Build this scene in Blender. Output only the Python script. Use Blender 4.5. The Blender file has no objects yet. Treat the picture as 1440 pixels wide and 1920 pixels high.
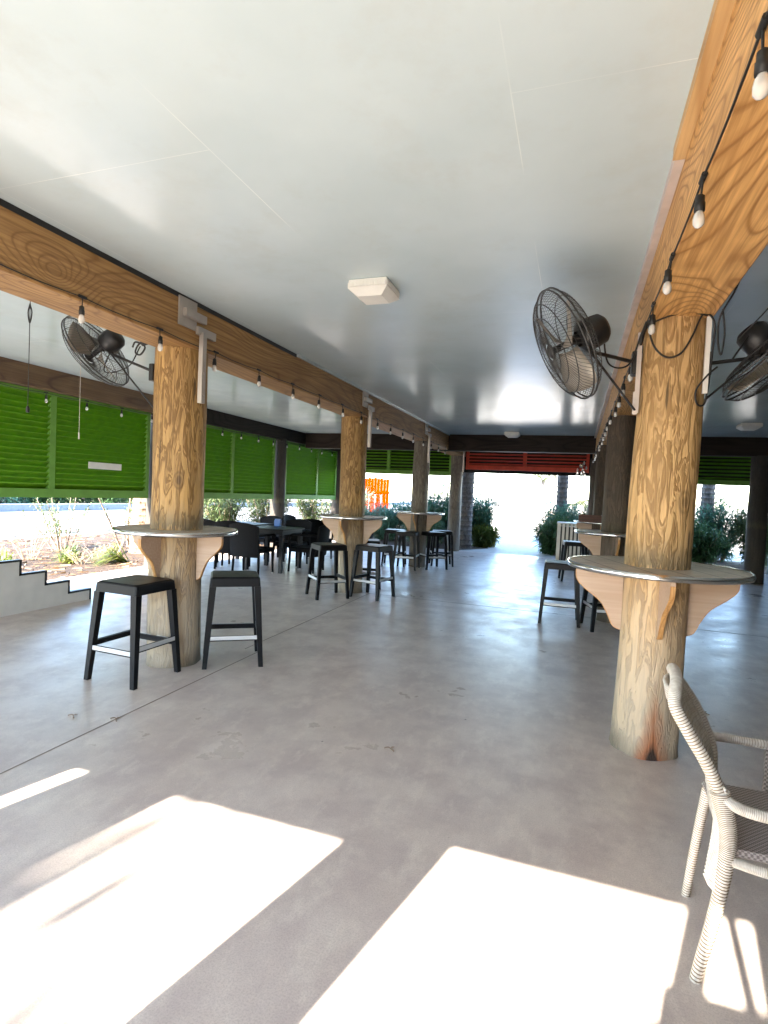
import bpy, math, random
from mathutils import Vector, Matrix, Euler, noise as mnoise
random.seed(7)
S = bpy.context.scene
COL = S.collection
PI = math.pi
# ------------------------------------------------------------------ camera
cd = bpy.data.cameras.new('camera'); cam = bpy.data.objects.new('camera', cd); COL.objects.link(cam)
cd.sensor_fit = 'VERTICAL'; cd.sensor_height = 24.0; cd.lens = 24.0 * 1040.0 / 1920.0
cd.clip_start = 0.05; cd.clip_end = 2000
Yv = Vector((360 / 1040, 20 / 1040, -1)).normalized()
Xv = -Vector(((-2450 - 720) / 1040, (960 - 778) / 1040, -1)).normalized()
Xv = (Xv - Yv * Xv.dot(Yv)).normalized(); Zv = Xv.cross(Yv)
cam.matrix_world = Matrix.Translation((0, 0, 1.45)) @ Matrix((Xv, Yv, Zv)).to_4x4()
S.camera = cam
# ------------------------------------------------------------------ light
AZ = math.radians(13.9); EL = math.radians(35)       # light travels toward +Y, 13.9 deg to the right
sundir = Vector((math.sin(AZ) * math.cos(EL), math.cos(AZ) * math.cos(EL), -math.sin(EL)))
ld = bpy.data.lights.new('sun', 'SUN'); ld.energy = 5.0; ld.angle = math.radians(0.5); ld.color = (1, .91, .78)
lo = bpy.data.objects.new('sun', ld); COL.objects.link(lo); lo.rotation_euler = sundir.to_track_quat('-Z', 'Y').to_euler()
lo.location = (-5, -20, 15)
W = bpy.data.worlds.new('World'); S.world = W; W.use_nodes = True
wn = W.node_tree.nodes; bg = wn['Background']; sk = wn.new('ShaderNodeTexSky'); sk.sky_type = 'NISHITA'
sk.sun_disc = False; sk.sun_elevation = EL; sk.sun_rotation = math.radians(180) + AZ; sk.air_density = 1.0; sk.dust_density = 0.4; sk.ozone_density = 2.0
W.node_tree.links.new(sk.outputs[0], bg.inputs[0]); bg.inputs[1].default_value = 0.15
S.view_settings.view_transform = 'Standard'; S.view_settings.look = 'None'
S.view_settings.exposure = 3.65; S.view_settings.gamma = 1.0
S.cycles.max_bounces = 10; S.cycles.diffuse_bounces = 6; S.cycles.glossy_bounces = 4; S.cycles.sample_clamp_indirect = 8

# ------------------------------------------------------------------ helpers
class MB:
    def __init__(s): s.v = []; s.f = []; s.sm = []
    def add(s, vs, fs, smooth=False, M=None):
        n = len(s.v)
        for p in vs:
            p = Vector(p)
            s.v.append(M @ p if M else p)
        for f in fs: s.f.append([i + n for i in f]); s.sm.append(smooth)
    def hexa(s, p, M=None):      # 8 points: bottom 4 ccw, top 4 ccw
        s.add(p, [(3, 2, 1, 0), (4, 5, 6, 7), (0, 1, 5, 4), (1, 2, 6, 5), (2, 3, 7, 6), (3, 0, 4, 7)], False, M)
    def box(s, x0, x1, y0, y1, z0, z1, M=None):
        s.hexa([(x0, y0, z0), (x1, y0, z0), (x1, y1, z0), (x0, y1, z0), (x0, y0, z1), (x1, y0, z1), (x1, y1, z1), (x0, y1, z1)], M)
    def bbox(s, x0, x1, y0, y1, z0, z1, b=.01, M=None):   # bevelled box
        vs = []; lv = [(z0, b), (z0 + b, 0), (z1 - b, 0), (z1, b)]
        for z, i in lv:
            c = b
            for (x, y) in ((x0 + c, y0 + i), (x1 - c, y0 + i), (x1 - i, y0 + c), (x1 - i, y1 - c), (x1 - c, y1 - i), (x0 + c, y1 - i), (x0 + i, y1 - c), (x0 + i, y0 + c)):
                vs.append((x, y, z))
        fs = [tuple(range(7, -1, -1)), tuple(range(24, 32))]
        for l in range(3):
            for k in range(8):
                a = l * 8 + k; c2 = l * 8 + (k + 1) % 8
                fs.append((a, c2, c2 + 8, a + 8))
        s.add(vs, fs, False, M)
    def beam(s, a, b, w0, d0, w1=None, d1=None, up=(0, 0, 1)):   # tapered bar from a to b
        a = Vector(a); b = Vector(b); w1 = w0 if w1 is None else w1; d1 = d0 if d1 is None else d1
        t = (b - a).normalized(); u = Vector(up)
        if abs(t.dot(u)) > .98: u = Vector((0, 1, 0))
        r = t.cross(u).normalized(); q = r.cross(t)
        P = []
        for c, w, d in ((a, w0, d0), (b, w1, d1)):
            P += [c - r * w / 2 - q * d / 2, c + r * w / 2 - q * d / 2, c + r * w / 2 + q * d / 2, c - r * w / 2 + q * d / 2]
        s.hexa(P)
    def tube(s, pts, r, n=8, cap=True, M=None, smooth=True):
        pts = [Vector(p) for p in pts]; N = len(pts)
        rr = r if hasattr(r, '__len__') else [r] * N
        t0 = (pts[1] - pts[0]).normalized(); u = t0.orthogonal().normalized()
        vs = []
        for i, p in enumerate(pts):
            t = (pts[min(i + 1, N - 1)] - pts[max(i - 1, 0)]).normalized()
            u = (u - t * u.dot(t))
            u = u.normalized() if u.length > 1e-6 else t.orthogonal().normalized()
            w = t.cross(u)
            for k in range(n):
                a = 2 * PI * k / n
                vs.append(p + (u * math.cos(a) + w * math.sin(a)) * rr[i])
        fs = [(i * n + k, i * n + (k + 1) % n, (i + 1) * n + (k + 1) % n, (i + 1) * n + k) for i in range(N - 1) for k in range(n)]
        s.add(vs, fs, smooth, M)
        if cap: s.add(vs[:n], [tuple(range(n - 1, -1, -1))], False, M); s.add(vs[-n:], [tuple(range(n))], False, M)
    def lathe(s, prof, n=24, M=None, smooth=True, cap=True):
        vs = [(r * math.cos(2 * PI * k / n), r * math.sin(2 * PI * k / n), z) for r, z in prof for k in range(n)]
        fs = [(i * n + k, i * n + (k + 1) % n, (i + 1) * n + (k + 1) % n, (i + 1) * n + k) for i in range(len(prof) - 1) for k in range(n)]
        s.add(vs, fs, smooth, M)
        if cap:
            s.add(vs[:n], [tuple(range(n - 1, -1, -1))], False, M); s.add(vs[-n:], [tuple(range(n))], False, M)
    def prism(s, poly, t, M=None):      # polygon in local XZ plane, thickness t along Y (centred)
        n = len(poly)
        vs = [(x, -t / 2, z) for x, z in poly] + [(x, t / 2, z) for x, z in poly]
        fs = [tuple(range(n)), tuple(range(2 * n - 1, n - 1, -1))] + [((i + 1) % n, i, n + i, n + (i + 1) % n) for i in range(n)]
        s.add(vs, fs, False, M)
    def build(s, name, mat, parent=None, loc=None):
        me = bpy.data.meshes.new(name); me.from_pydata([tuple(v) for v in s.v], [], s.f)
        me.polygons.foreach_set('use_smooth', s.sm); me.materials.append(mat); me.update()
        o = bpy.data.objects.new(name, me); COL.objects.link(o)
        if parent: o.parent = parent
        if loc: o.location = loc
        return o
def tag(o, label=None, cat=None, group=None, kind=None):
    if label: o['label'] = label
    if cat: o['category'] = cat
    if group: o['group'] = group
    if kind: o['kind'] = kind
    return o
def thing(name, label, cat, loc=(0, 0, 0), rz=0, group=None):
    o = bpy.data.objects.new(name, None); COL.objects.link(o); o.location = loc; o.rotation_euler = (0, 0, rz)
    o.empty_display_size = .1
    return tag(o, label, cat, group)
def copy_tree(o, parent=None):
    c = o.copy(); COL.objects.link(c); c.parent = parent
    for ch in list(o.children): copy_tree(ch, c)
    return c
def place(proto, first, loc, rz, label, group=None):
    o = proto if first else copy_tree(proto)
    o.location = loc; o.rotation_euler = (0, 0, rz); o['label'] = label
    if group: o['group'] = group
    return o
def bez(pts, n):     # Catmull-Rom through points
    P = [Vector(p) for p in pts]; P = [P[0] * 2 - P[1]] + P + [P[-1] * 2 - P[-2]]
    out = []
    segs = len(P) - 3
    for i in range(n + 1):
        t = i / n * segs; k = min(int(t), segs - 1); t -= k
        a, b, c, d = P[k:k + 4]
        out.append(.5 * ((2 * b) + (c - a) * t + (2 * a - 5 * b + 4 * c - d) * t * t + (3 * b - a - 3 * c + d) * t ** 3))
    return out

# ------------------------------------------------------------------ materials
class NT:
    def __init__(s, name):
        s.m = bpy.data.materials.new(name); s.m.use_nodes = True; s.t = s.m.node_tree
        s.p = s.t.nodes['Principled BSDF']
    def n(s, typ, **kw):
        nd = s.t.nodes.new(typ)
        for k, v in kw.items():
            if k.startswith('_'): setattr(nd, k[1:], v)
            else:
                k2 = int(k[1:]) if k[0] == 'i' and k[1:].isdigit() else k.replace('__', ' ')
                nd.inputs[k2].default_value = v
        return nd
    def l(s, a, b): s.t.links.new(a, b)
    def obj(s, scale=(1, 1, 1), rot=(0, 0, 0), loc=(0, 0, 0)):
        tc = s.n('ShaderNodeTexCoord'); mp = s.n('ShaderNodeMapping', Scale=scale, Rotation=rot, Location=loc)
        s.l(tc.outputs['Object'], mp.inputs[0]); return mp.outputs[0]
    def noise(s, vec, sc, det=4, rough=.55, dist=0):
        nd = s.n('ShaderNodeTexNoise', Scale=sc, Detail=det, Roughness=rough, Distortion=dist); s.l(vec, nd.inputs['Vector']); return nd.outputs[0]
    def ramp(s, fac, stops):
        r = s.n('ShaderNodeValToRGB'); e = r.color_ramp.elements
        while len(e) < len(stops): e.new(.5)
        for i, (p, c) in enumerate(stops): e[i].position = p; e[i].color = (c, c, c, 1) if not hasattr(c, '__len__') else (*c, 1)
        s.l(fac, r.inputs[0]); return r.outputs[0]
    def mix(s, fac, a, b, mode='MIX'):
        m = s.n('ShaderNodeMix', _data_type='RGBA', _blend_type=mode)
        for i, v in ((0, fac), (6, a), (7, b)):
            if hasattr(v, 'node'): s.l(v, m.inputs[i])
            elif i == 0: m.inputs[0].default_value = v
            else: m.inputs[i].default_value = (*v, 1)
        return m.outputs[2]
    def math(s, op, a, b=0, c=0):
        m = s.n('ShaderNodeMath', _operation=op)
        for i, v in enumerate((a, b, c)):
            if hasattr(v, 'node'): s.l(v, m.inputs[i])
            else: m.inputs[i].default_value = v
        return m.outputs[0]
    def bump(s, h, strength=.3, dist=.01):
        b = s.n('ShaderNodeBump', Strength=strength, Distance=dist); s.l(h, b.inputs['Height']); s.l(b.outputs[0], s.p.inputs['Normal'])
    def col(s, c):
        if hasattr(c, 'node'): s.l(c, s.p.inputs['Base Color'])
        else: s.p.inputs['Base Color'].default_value = (*c, 1)
    def rough(s, r):
        if hasattr(r, 'node'): s.l(r, s.p.inputs['Roughness'])
        else: s.p.inputs['Roughness'].default_value = r
def paint(name, c, r=.4, var=.15, metal=0, sc=6, bump=.0):
    M = NT(name); v = M.obj(); nz = M.noise(v, sc, 5)
    f = M.ramp(nz, [(.3, 0), (.7, 1)])
    M.col(M.mix(f, [x * (1 - var) for x in c], [min(1, x * (1 + var)) for x in c])); 
    M.rough(M.math('MULTIPLY_ADD', nz, .2, r - .1)); M.p.inputs['Metallic'].default_value = metal
    if bump: M.bump(M.noise(v, sc * 12, 3), bump, .003)
    return M.m
def wood(name, light, dark, along='Y', k=14, sc=2.2, stretch=.28, r=.55, weather=0, bump=.25, lines=.9, knots=0):
    """flat-sawn timber: contour lines of a stretched noise"""
    M = NT(name); sv = {'X': (stretch, 1, 1), 'Y': (1, stretch, 1), 'Z': (1, 1, stretch)}[along]
    v = M.obj(sv); n1 = M.noise(v, sc, 1.2, .4, .35)
    if knots:
        vo = M.n('ShaderNodeTexVoronoi', Scale=knots); M.l(M.obj(tuple(max(q, .55) for q in sv)), vo.inputs['Vector'])
        n1 = M.math('ADD', n1, M.ramp(vo.outputs[0], [(0, .34), (.10, .17), (.22, .05), (.42, 0)]))
    fr = M.math('FRACT', M.math('MULTIPLY', n1, k)); band = M.ramp(fr, [(0, .9), (.12, .3), (.45, .0), (.8, .3), (.93, 1)])
    fv = M.obj(tuple(60 if x == 1 else 1.5 for x in sv)); fib = M.noise(fv, 1.0, 3)
    big = M.noise(M.obj(), 1.3, 3)
    fac = M.math('MULTIPLY', band, lines)
    c = M.mix(fac, light, dark)
    c = M.mix(M.ramp(fib, [(.35, .0), (.65, .6)]), c, [d * .9 for d in dark])
    c = M.mix(M.ramp(big, [(.45, 0), (.7, .35)]), c, [d * 1.15 for d in dark])
    if weather: c = M.mix(weather, c, (.2, .18, .15))
    M.col(c); M.rough(r); M.bump(M.math('ADD', band, M.math('MULTIPLY', fib, .6)), bump, .004)
    return M.m
def logwood(name, c_hi, c_lo, grey=.0, stain=False, w0=(.47, .43, .36)):
    M = NT(name)
    v = M.obj((1, 1, .17)); n1 = M.noise(v, 19, 3, .5, 1.0)
    patch = M.ramp(n1, [(.44, 0), (.49, 1), (.53, 1), (.57, .1), (.66, .8)])
    n2 = M.noise(M.obj((1, 1, .07)), 70, 3, .6); n3 = M.noise(M.obj((1, 1, .5)), 2.2, 3)
    c = M.mix(patch, c_hi, c_lo)
    c = M.mix(M.ramp(n2, [(.45, 0), (.75, .55)]), c, [x * .55 for x in c_lo])
    c = M.mix(M.ramp(n3, [(.42, 0), (.7, .5)]), c, [x * .7 for x in c_lo])
    # knots
    vo = M.n('ShaderNodeTexVoronoi', Scale=2.6); M.l(M.obj((1, 1, .6)), vo.inputs['Vector'])
    kn = M.ramp(vo.outputs[0], [(.0, .9), (.05, .8), (.075, .1), (.1, .6), (.125, 0)])
    c = M.mix(kn, c, [x * .45 for x in c_lo])
    # weathered silver-grey towards the foot
    sep = M.n('ShaderNodeSeparateXYZ'); M.l(M.obj(), sep.inputs[0]); z = sep.outputs[2]
    wz = M.math('ADD', z, M.math('MULTIPLY', n1, .8))
    wf = M.ramp(M.math('DIVIDE', wz, 3.0), [(.25, .62), (.55, .0)])
    c = M.mix(wf, c, tuple(w0) if (not grey or w0[0] < .1) else (.13, .115, .10))
    if grey: c = M.mix(grey, c, (.13, .12, .11))
    ck = M.noise(M.obj((1, 1, .05)), 26, 2, .5, .3); ckm = M.ramp(ck, [(.285, 1), (.31, 0)])
    c = M.mix(M.math('MULTIPLY', ckm, .85), c, [x * .2 for x in c_lo])
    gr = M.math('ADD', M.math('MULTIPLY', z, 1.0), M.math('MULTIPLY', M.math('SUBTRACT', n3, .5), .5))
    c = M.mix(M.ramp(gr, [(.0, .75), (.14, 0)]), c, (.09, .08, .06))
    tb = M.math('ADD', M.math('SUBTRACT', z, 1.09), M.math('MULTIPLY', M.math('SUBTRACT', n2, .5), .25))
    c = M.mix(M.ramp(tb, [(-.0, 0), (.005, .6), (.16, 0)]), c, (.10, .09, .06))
    # grime at the ground and a darker band just above the tabletop
    if stain:
        d = M.math('ABSOLUTE', M.math('ADD', sep.outputs[0], M.math('MULTIPLY', M.noise(M.obj((1, 1, 1)), 7, 3), .06)))
        # front face only (y<0), centred slightly right of the axis
        dd = M.math('ADD', M.math('MULTIPLY', M.math('ABSOLUTE', M.math('SUBTRACT', sep.outputs[0], .03)), 9), M.math('MULTIPLY', z, 2.0))
        dd = M.math('ADD', dd, M.math('MULTIPLY', M.math('SUBTRACT', M.noise(M.obj((1, 1, .3)), 16, 3), .5), .7))
        front = M.math('LESS_THAN', sep.outputs[1], 0.0)
        rust = M.math('MULTIPLY', M.ramp(dd, [(.45, 1), (.95, 0)]), front)
        c = M.mix(M.math('MULTIPLY', rust, .85), c, (.34, .10, .025))
        dk = M.math('MULTIPLY', M.ramp(M.math('ADD', dd, M.math('MULTIPLY', z, .6)), [(.22, 1), (.5, 0)]), front)
        c = M.mix(M.math('MULTIPLY', dk, .95), c, (.012, .008, .006))
    M.col(c); M.rough(.62)
    M.bump(M.math('ADD', M.math('MULTIPLY', n2, .7), patch), .55, .008)
    return M.m
def leafmat(name, a, b, trans=.25):
    M = NT(name); nz = M.noise(M.obj(), 5, 2)
    c = M.mix(M.ramp(nz, [(.35, 0), (.65, 1)]), a, b); M.col(c); M.rough(.5)
    try: M.p.inputs['Subsurface Weight'].default_value = 0
    except Exception: pass
    tr = M.n('ShaderNodeBsdfTranslucent'); M.l(c, tr.inputs[0]); ms = M.n('ShaderNodeMixShader', Fac=trans)
    M.l(M.p.outputs[0], ms.inputs[1]); M.l(tr.outputs[0], ms.inputs[2]); out = M.t.nodes['Material Output']; M.l(ms.outputs[0], out.inputs[0])
    return M.m

# concrete slab
M = NT('concrete_floor'); v = M.obj(); a = M.noise(v, .55, 6, .6); b = M.noise(v, 3.2, 6, .65); g = M.noise(v, 170, 3, .7); s2 = M.noise(v, 26, 4, .7)
c = M.mix(M.ramp(a, [(.35, 0), (.66, 1)]), (.54, .465, .41), (.65, .575, .52))
c = M.mix(M.ramp(b, [(.40, 0), (.62, .75)]), c, (.44, .365, .34))
b3 = M.noise(M.obj((1, .5, 1)), 8, 7, .72); c = M.mix(M.ramp(b3, [(.5, 0), (.66, .6)]), c, (.70, .63, .55)); c = M.mix(M.ramp(b3, [(.26, .32), (.44, 0)]), c, (.36, .30, .27))
c = M.mix(M.ramp(g, [(.36, .38), (.56, 0)]), c, (.28, .235, .20))
c = M.mix(M.ramp(s2, [(.60, 0), (.85, .10)]), c, (.33, .27, .23))
sp = M.n('ShaderNodeTexVoronoi', Scale=2.6); M.l(v, sp.inputs['Vector'])
c = M.mix(M.ramp(sp.outputs[0], [(.0, .85), (.014, .8), (.022, 0)]), c, (.05, .045, .04))
M.col(c); M.rough(M.ramp(M.math('ADD', M.math('MULTIPLY', a, .5), M.math('MULTIPLY', b, .5)), [(.35, .24), (.65, .46)])); M.bump(M.math('ADD', b, M.math('MULTIPLY', g, .25)), .12, .006)
m_floor = M.m
# ceiling : glossy painted fibre-cement sheets with taped seams
M = NT('ceiling_paint'); v = M.obj(); a = M.noise(v, 1.1, 4); 
strk = M.noise(M.obj((1, 26, 1)), 1.6, 4, .6); strk2 = M.noise(M.obj((30, 2.5, 1)), 1.0, 3, .6); fine = M.noise(v, 60, 2)
vs_ = M.n('ShaderNodeTexVoronoi', Scale=3.3, Randomness=.12); M.l(v, vs_.inputs['Vector']); stn = M.noise(v, 2.4, 6, .7)
base = M.mix(M.ramp(a, [(.35, 0), (.65, 1)]), (.48, .57, .60), (.54, .63, .66))
br = M.n('ShaderNodeTexBrick', Scale=1.0, Mortar__Size=.0028, Mortar__Smooth=.3, Brick__Width=3.66, Row__Height=1.24, _offset=.37, _offset_frequency=2)
M.l(M.obj((1, 1, 1), (0, 0, PI / 2), (.63, .29, 0)), br.inputs['Vector'])
br.inputs['Color1'].default_value = (0, 0, 0, 1); br.inputs['Color2'].default_value = (0, 0, 0, 1); br.inputs['Mortar'].default_value = (1, 1, 1, 1)
seam = M.math('MULTIPLY', br.outputs[0], M.ramp(M.noise(v, .9, 2), [(.48, .0), (.62, 1)]))
base = M.mix(M.ramp(vs_.outputs[0], [(.014, .35), (.02, 0)]), base, (.30, .33, .33)); base = M.mix(M.ramp(stn, [(.52, 0), (.72, .35)]), base, (.44, .47, .45))
M.col(M.mix(M.math('MULTIPLY', seam, .45), base, (.9, .92, .88)))
M.rough(M.math('MULTIPLY_ADD', a, .12, .13)); M.p.inputs['Specular IOR Level'].default_value = .27
M.bump(M.math('ADD', M.math('ADD', M.math('MULTIPLY', strk, .55), M.math('MULTIPLY', fine, .06)), M.math('MULTIPLY', seam, 1.2)), .35, .0016)
m_ceil = M.m
m_dark = paint('roof_dark', (.06, .05, .045), .7)
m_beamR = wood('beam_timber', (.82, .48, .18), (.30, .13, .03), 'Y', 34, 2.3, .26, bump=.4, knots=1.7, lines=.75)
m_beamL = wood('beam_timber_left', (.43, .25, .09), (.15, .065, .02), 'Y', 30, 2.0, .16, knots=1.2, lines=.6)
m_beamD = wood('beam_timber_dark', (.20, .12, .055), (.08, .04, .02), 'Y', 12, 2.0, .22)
m_beamShade = wood('beam_timber_shade', (.03, .024, .02), (.014, .012, .01), 'Y', 12, 2.0, .22)  # far part of the left beam, its shade put into the colour
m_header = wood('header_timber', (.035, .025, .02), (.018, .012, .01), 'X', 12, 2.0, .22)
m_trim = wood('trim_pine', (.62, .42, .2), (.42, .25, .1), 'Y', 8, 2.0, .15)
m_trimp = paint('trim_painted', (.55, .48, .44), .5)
m_log1 = logwood('log_pine_stained', (.66, .42, .185), (.34, .195, .07), 0, True)
m_log2 = logwood('log_pine', (.47, .285, .10), (.21, .11, .03))
m_log3 = logwood('log_weathered', (.12, .08, .05), (.06, .04, .022), .35)
m_log5 = logwood('log_blackened', (.035, .028, .022), (.018, .014, .012), .3, w0=(.05, .04, .03))
m_log4 = logwood('log_bleached', (.26, .22, .17), (.14, .115, .09), .12)
m_green = paint('green_paint', (.085, .215, .005), .5, .2, 0, 9, .1)
m_greenl = paint('green_paint_light', (.15, .31, .06), .5, .12)
for q in (m_green, m_greenl): q.node_tree.nodes['Principled BSDF'].inputs['Specular IOR Level'].default_value = .2
m_red = paint('red_paint', (.60, .085, .05), .5)
m_ply = wood('plywood', (.50, .37, .28), (.42, .29, .20), 'X', 5, 1.4, .3, .5, bump=.05, lines=.6)
m_plyE = wood('plywood_edge', (.60, .34, .13), (.36, .17, .05), 'Z', 30, 3, .1, .5)
m_black = paint('black_plastic', (.005, .0055, .0075), .45, .2)
m_black.node_tree.nodes['Principled BSDF'].inputs['Specular IOR Level'].default_value = .22
m_blackm = paint('black_metal', (.012, .012, .013), .45)
m_alu = paint('brushed_aluminium', (.60, .62, .64), .55, .05, .3)
m_chrome = paint('chrome', (.75, .76, .76), .16, .04, 1)
m_galv = paint('galvanised', (.42, .38, .34), .45, .12, .5)
m_cable = paint('cable_rubber', (.012, .012, .012), .5)
m_wht = paint('white_paint', (.72, .70, .66), .45, .06)
m_rattanB = paint('black_rattan', (.004, .004, .005), .7, .3, 0, 60, .4); m_rattanB.node_tree.nodes['Principled BSDF'].inputs['Specular IOR Level'].default_value = .1
m_plank = None
# tabletop laid in narrow tiles
M = NT('tabletop_laminate'); br = M.n('ShaderNodeTexBrick', Scale=1.0, Mortar__Size=.004, Brick__Width=1.6, Row__Height=.165, _offset=.0)
M.l(M.obj((1, 1, 1), (0, 0, PI / 2 - .25), (0, 0.02, 0)), br.inputs['Vector']); v = M.obj()
nz = M.noise(v, 7, 5); cc = M.mix(M.ramp(nz, [(.35, 0), (.65, 1)]), (.42, .37, .30), (.54, .48, .40))
M.l(cc, br.inputs['Color1']); M.l(cc, br.inputs['Color2']); br.inputs['Mortar'].default_value = (.1, .08, .06, 1)
M.col(br.outputs[0]); M.rough(.5); m_top = M.m
# bulb glass
M = NT('bulb_glass'); M.col((.92, .9, .86)); M.rough(.12); M.p.inputs['Transmission Weight'].default_value = .55; M.p.inputs['IOR'].default_value = 1.3; m_bulb = M.m
# lens of ceiling lights
m_lens = paint('prismatic_lens', (.72, .71, .66), .35, .05)
m_fanblade = paint('fan_blade', (.30, .27, .23), .35, .1, .3)
m_cage = paint('fan_wire', (.03, .03, .03), .4)
# cream rattan
M = NT('cream_rattan'); v = M.obj(); nz = M.noise(v, 50, 3); M.col(M.mix(M.ramp(nz, [(.35, 0), (.7, 1)]), (.64, .60, .54), (.48, .43, .37))); M.rough(.42)
M.bump(nz, .2, .002); m_cream = M.m; m_grooveShade = paint('rattan_groove_shade', (.20, .15, .10), .8)  # groove brown paints in the shade between the strands
M = NT('brown_weave'); ck = M.n('ShaderNodeTexChecker', Scale=130); M.l(M.obj(), ck.inputs[0]); ck.inputs[1].default_value = (.38, .33, .31, 1); ck.inputs[2].default_value = (.17, .14, .13, 1)
M.col(ck.outputs[0]); M.rough(.6); M.bump(ck.outputs[1], .5, .003); m_weave = M.m
# grounds
def groundmat(name, a, b, c3, sc=1.0, r=.85, bump=.5):
    M = NT(name); v = M.obj(); n1 = M.noise(v, .5 * sc, 6, .6); n2 = M.noise(v, 9 * sc, 6, .75)
    c = M.mix(M.ramp(n1, [(.35, 0), (.65, 1)]), a, b); c = M.mix(M.ramp(n2, [(.45, 0), (.62, .85)]), c, c3); M.col(c); M.rough(r); M.bump(n2, bump, .05); return M.m
m_sand = groundmat('pale_ground', (.52, .48, .42), (.60, .55, .48), (.45, .40, .34), .4, .9, .2)
m_mulch = groundmat('mulch', (.045, .026, .015), (.085, .05, .03), (.02, .012, .008), 1.6, .95, 1.0)
m_mulch2 = groundmat('mulch_dark', (.09, .06, .05), (.14, .10, .08), (.03, .025, .02), 1.6, .95, 1.0)
m_path = groundmat('path_concrete', (.42, .41, .40), (.50, .49, .47), (.36, .35, .34), .8, .6, .1)
m_road = groundmat('road', (.22, .22, .23), (.28, .27, .27), (.18, .18, .18), .5, .8, .1)
m_leafD = leafmat('leaf_dark', (.05, .12, .045), (.10, .19, .07))
m_leafB = leafmat('leaf_blue_green', (.07, .18, .12), (.14, .29, .19))
m_leafY = leafmat('leaf_yellow_green', (.09, .14, .02), (.16, .18, .035), .35)
m_leafG = leafmat('leaf_olive', (.06, .10, .035), (.12, .15, .06), .3)
m_leafF = leafmat('leaf_far_palm', (.035, .05, .010), (.06, .07, .016), .2)
m_straw = leafmat('straw', (.50, .40, .20), (.36, .40, .14), .3)
m_twig = paint('twig', (.30, .22, .16), .8)
m_trunk = wood('palm_bark', (.30, .20, .13), (.10, .06, .04), 'Z', 8, 12, .15, .85, bump=.9)
m_trunkg = wood('palm_bark_grey', (.20, .18, .17), (.08, .075, .075), 'Z', 8, 12, .3, .9, bump=.9)
m_orange = wood('orange_stain', (.26, .022, 0), (.17, .010, 0), 'Z', 8, 3, .15); m_orange.node_tree.nodes['Principled BSDF'].inputs['Specular IOR Level'].default_value = 0

# ------------------------------------------------------------------ the setting
CZ = 2.85
def sheet(name, x0, x1, y0, y1, z, mat, nx=1, ny=1):
    m = MB(); vs = [(x0 + (x1 - x0) * i / nx, y0 + (y1 - y0) * j / ny, z) for j in range(ny + 1) for i in range(nx + 1)]
    m.add(vs, [(j * (nx + 1) + i, j * (nx + 1) + i + 1, (j + 1) * (nx + 1) + i + 1, (j + 1) * (nx + 1) + i) for j in range(ny) for i in range(nx)])
    return tag(m.build(name, mat), kind='structure')
sheet('ground', -500, 500, -200, 900, -.06, m_sand)
sheet('road', -22, -13.4, -60, 200, -.05, m_road)
m = MB(); m.box(-6.95, 8.3, -1.6, 14.62, -.3, 0); fl = tag(m.build('floor', m_floor), kind='structure')
m = MB()
for x0, x1, y0, y1 in ((-2.572, -2.563, -1.6, 4.25), (-6.95, 8.3, 7.396, 7.404), (-2.72, -2.712, 4.25, 7.39), (.455, .463, 7.41, 14.6), (-6.95, -2.73, 11.0, 11.008)):
    m.box(x0, x1, y0, y1, -.004, .0015)
m.build('floor_joint', m_blackm if False else paint('joint_filler', (.22, .18, .15), .8), fl)
m = MB(); m.box(-7.3, 8.6, -1.62, 12.6, CZ, CZ + .12)
tag(m.build('ceiling', m_ceil), kind='structure')
m = MB(); m.box(-7.35, 8.7, -1.6, 15.4, CZ + .13, CZ + .35)
m.box(-7.3, 8.6, 12.83, 15.35, CZ - .02, CZ + .125)
m.hexa([(-7.0, -1.5, 3.2), (8.4, -1.5, 3.2), (8.4, 15.3, 3.2), (-7.0, 15.3, 3.2), (-3.5, -1.0, 4.7), (5, -1.0, 4.7), (5, 15.25, 4.7), (-3.5, 15.25, 4.7)])
tag(m.build('roof', m_dark), kind='structure')
# path and beds beyond the far side
m = MB(); m.add([(-2.95, 14.64, -.01), (-.45, 14.64, -.01), (-.3, 16.2, -.01), (-1.0, 21.9, -.01), (-3.3, 21.9, -.01), (-2.3, 15.9, -.01)], [(0, 1, 2, 3, 4, 5)])
tag(m.build('path', m_path), kind='structure')
def bed(name, poly, z, mat):
    m = MB(); n = len(poly); m.add([(x, y, z) for x, y in poly], [tuple(range(n))]); return tag(m.build(name, mat), kind='structure')
bed('planting_bed', [(-12.4, -6), (-6.97, -6), (-6.97, 14.0), (-7.5, 19), (-12.6, 22)], -.045, m_mulch)
bed('planting_bed', [(-40, -10), (-22.62, -10), (-22.62, 60), (-40, 60)], -.03, m_mulch2)  # dark sheet stands in for the shaded ground beyond the road
bed('planting_bed', [(-7.4, 14.64), (-2.97, 14.64), (-2.32, 15.9), (-3.35, 21.8), (-7.4, 19.5)], -.03, m_mulch2)
bed('planting_bed', [(-.43, 14.64), (8.3, 14.64), (8.3, 18.2), (-.25, 17.6), (-.28, 16.2)], -.03, m_mulch2)

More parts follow.
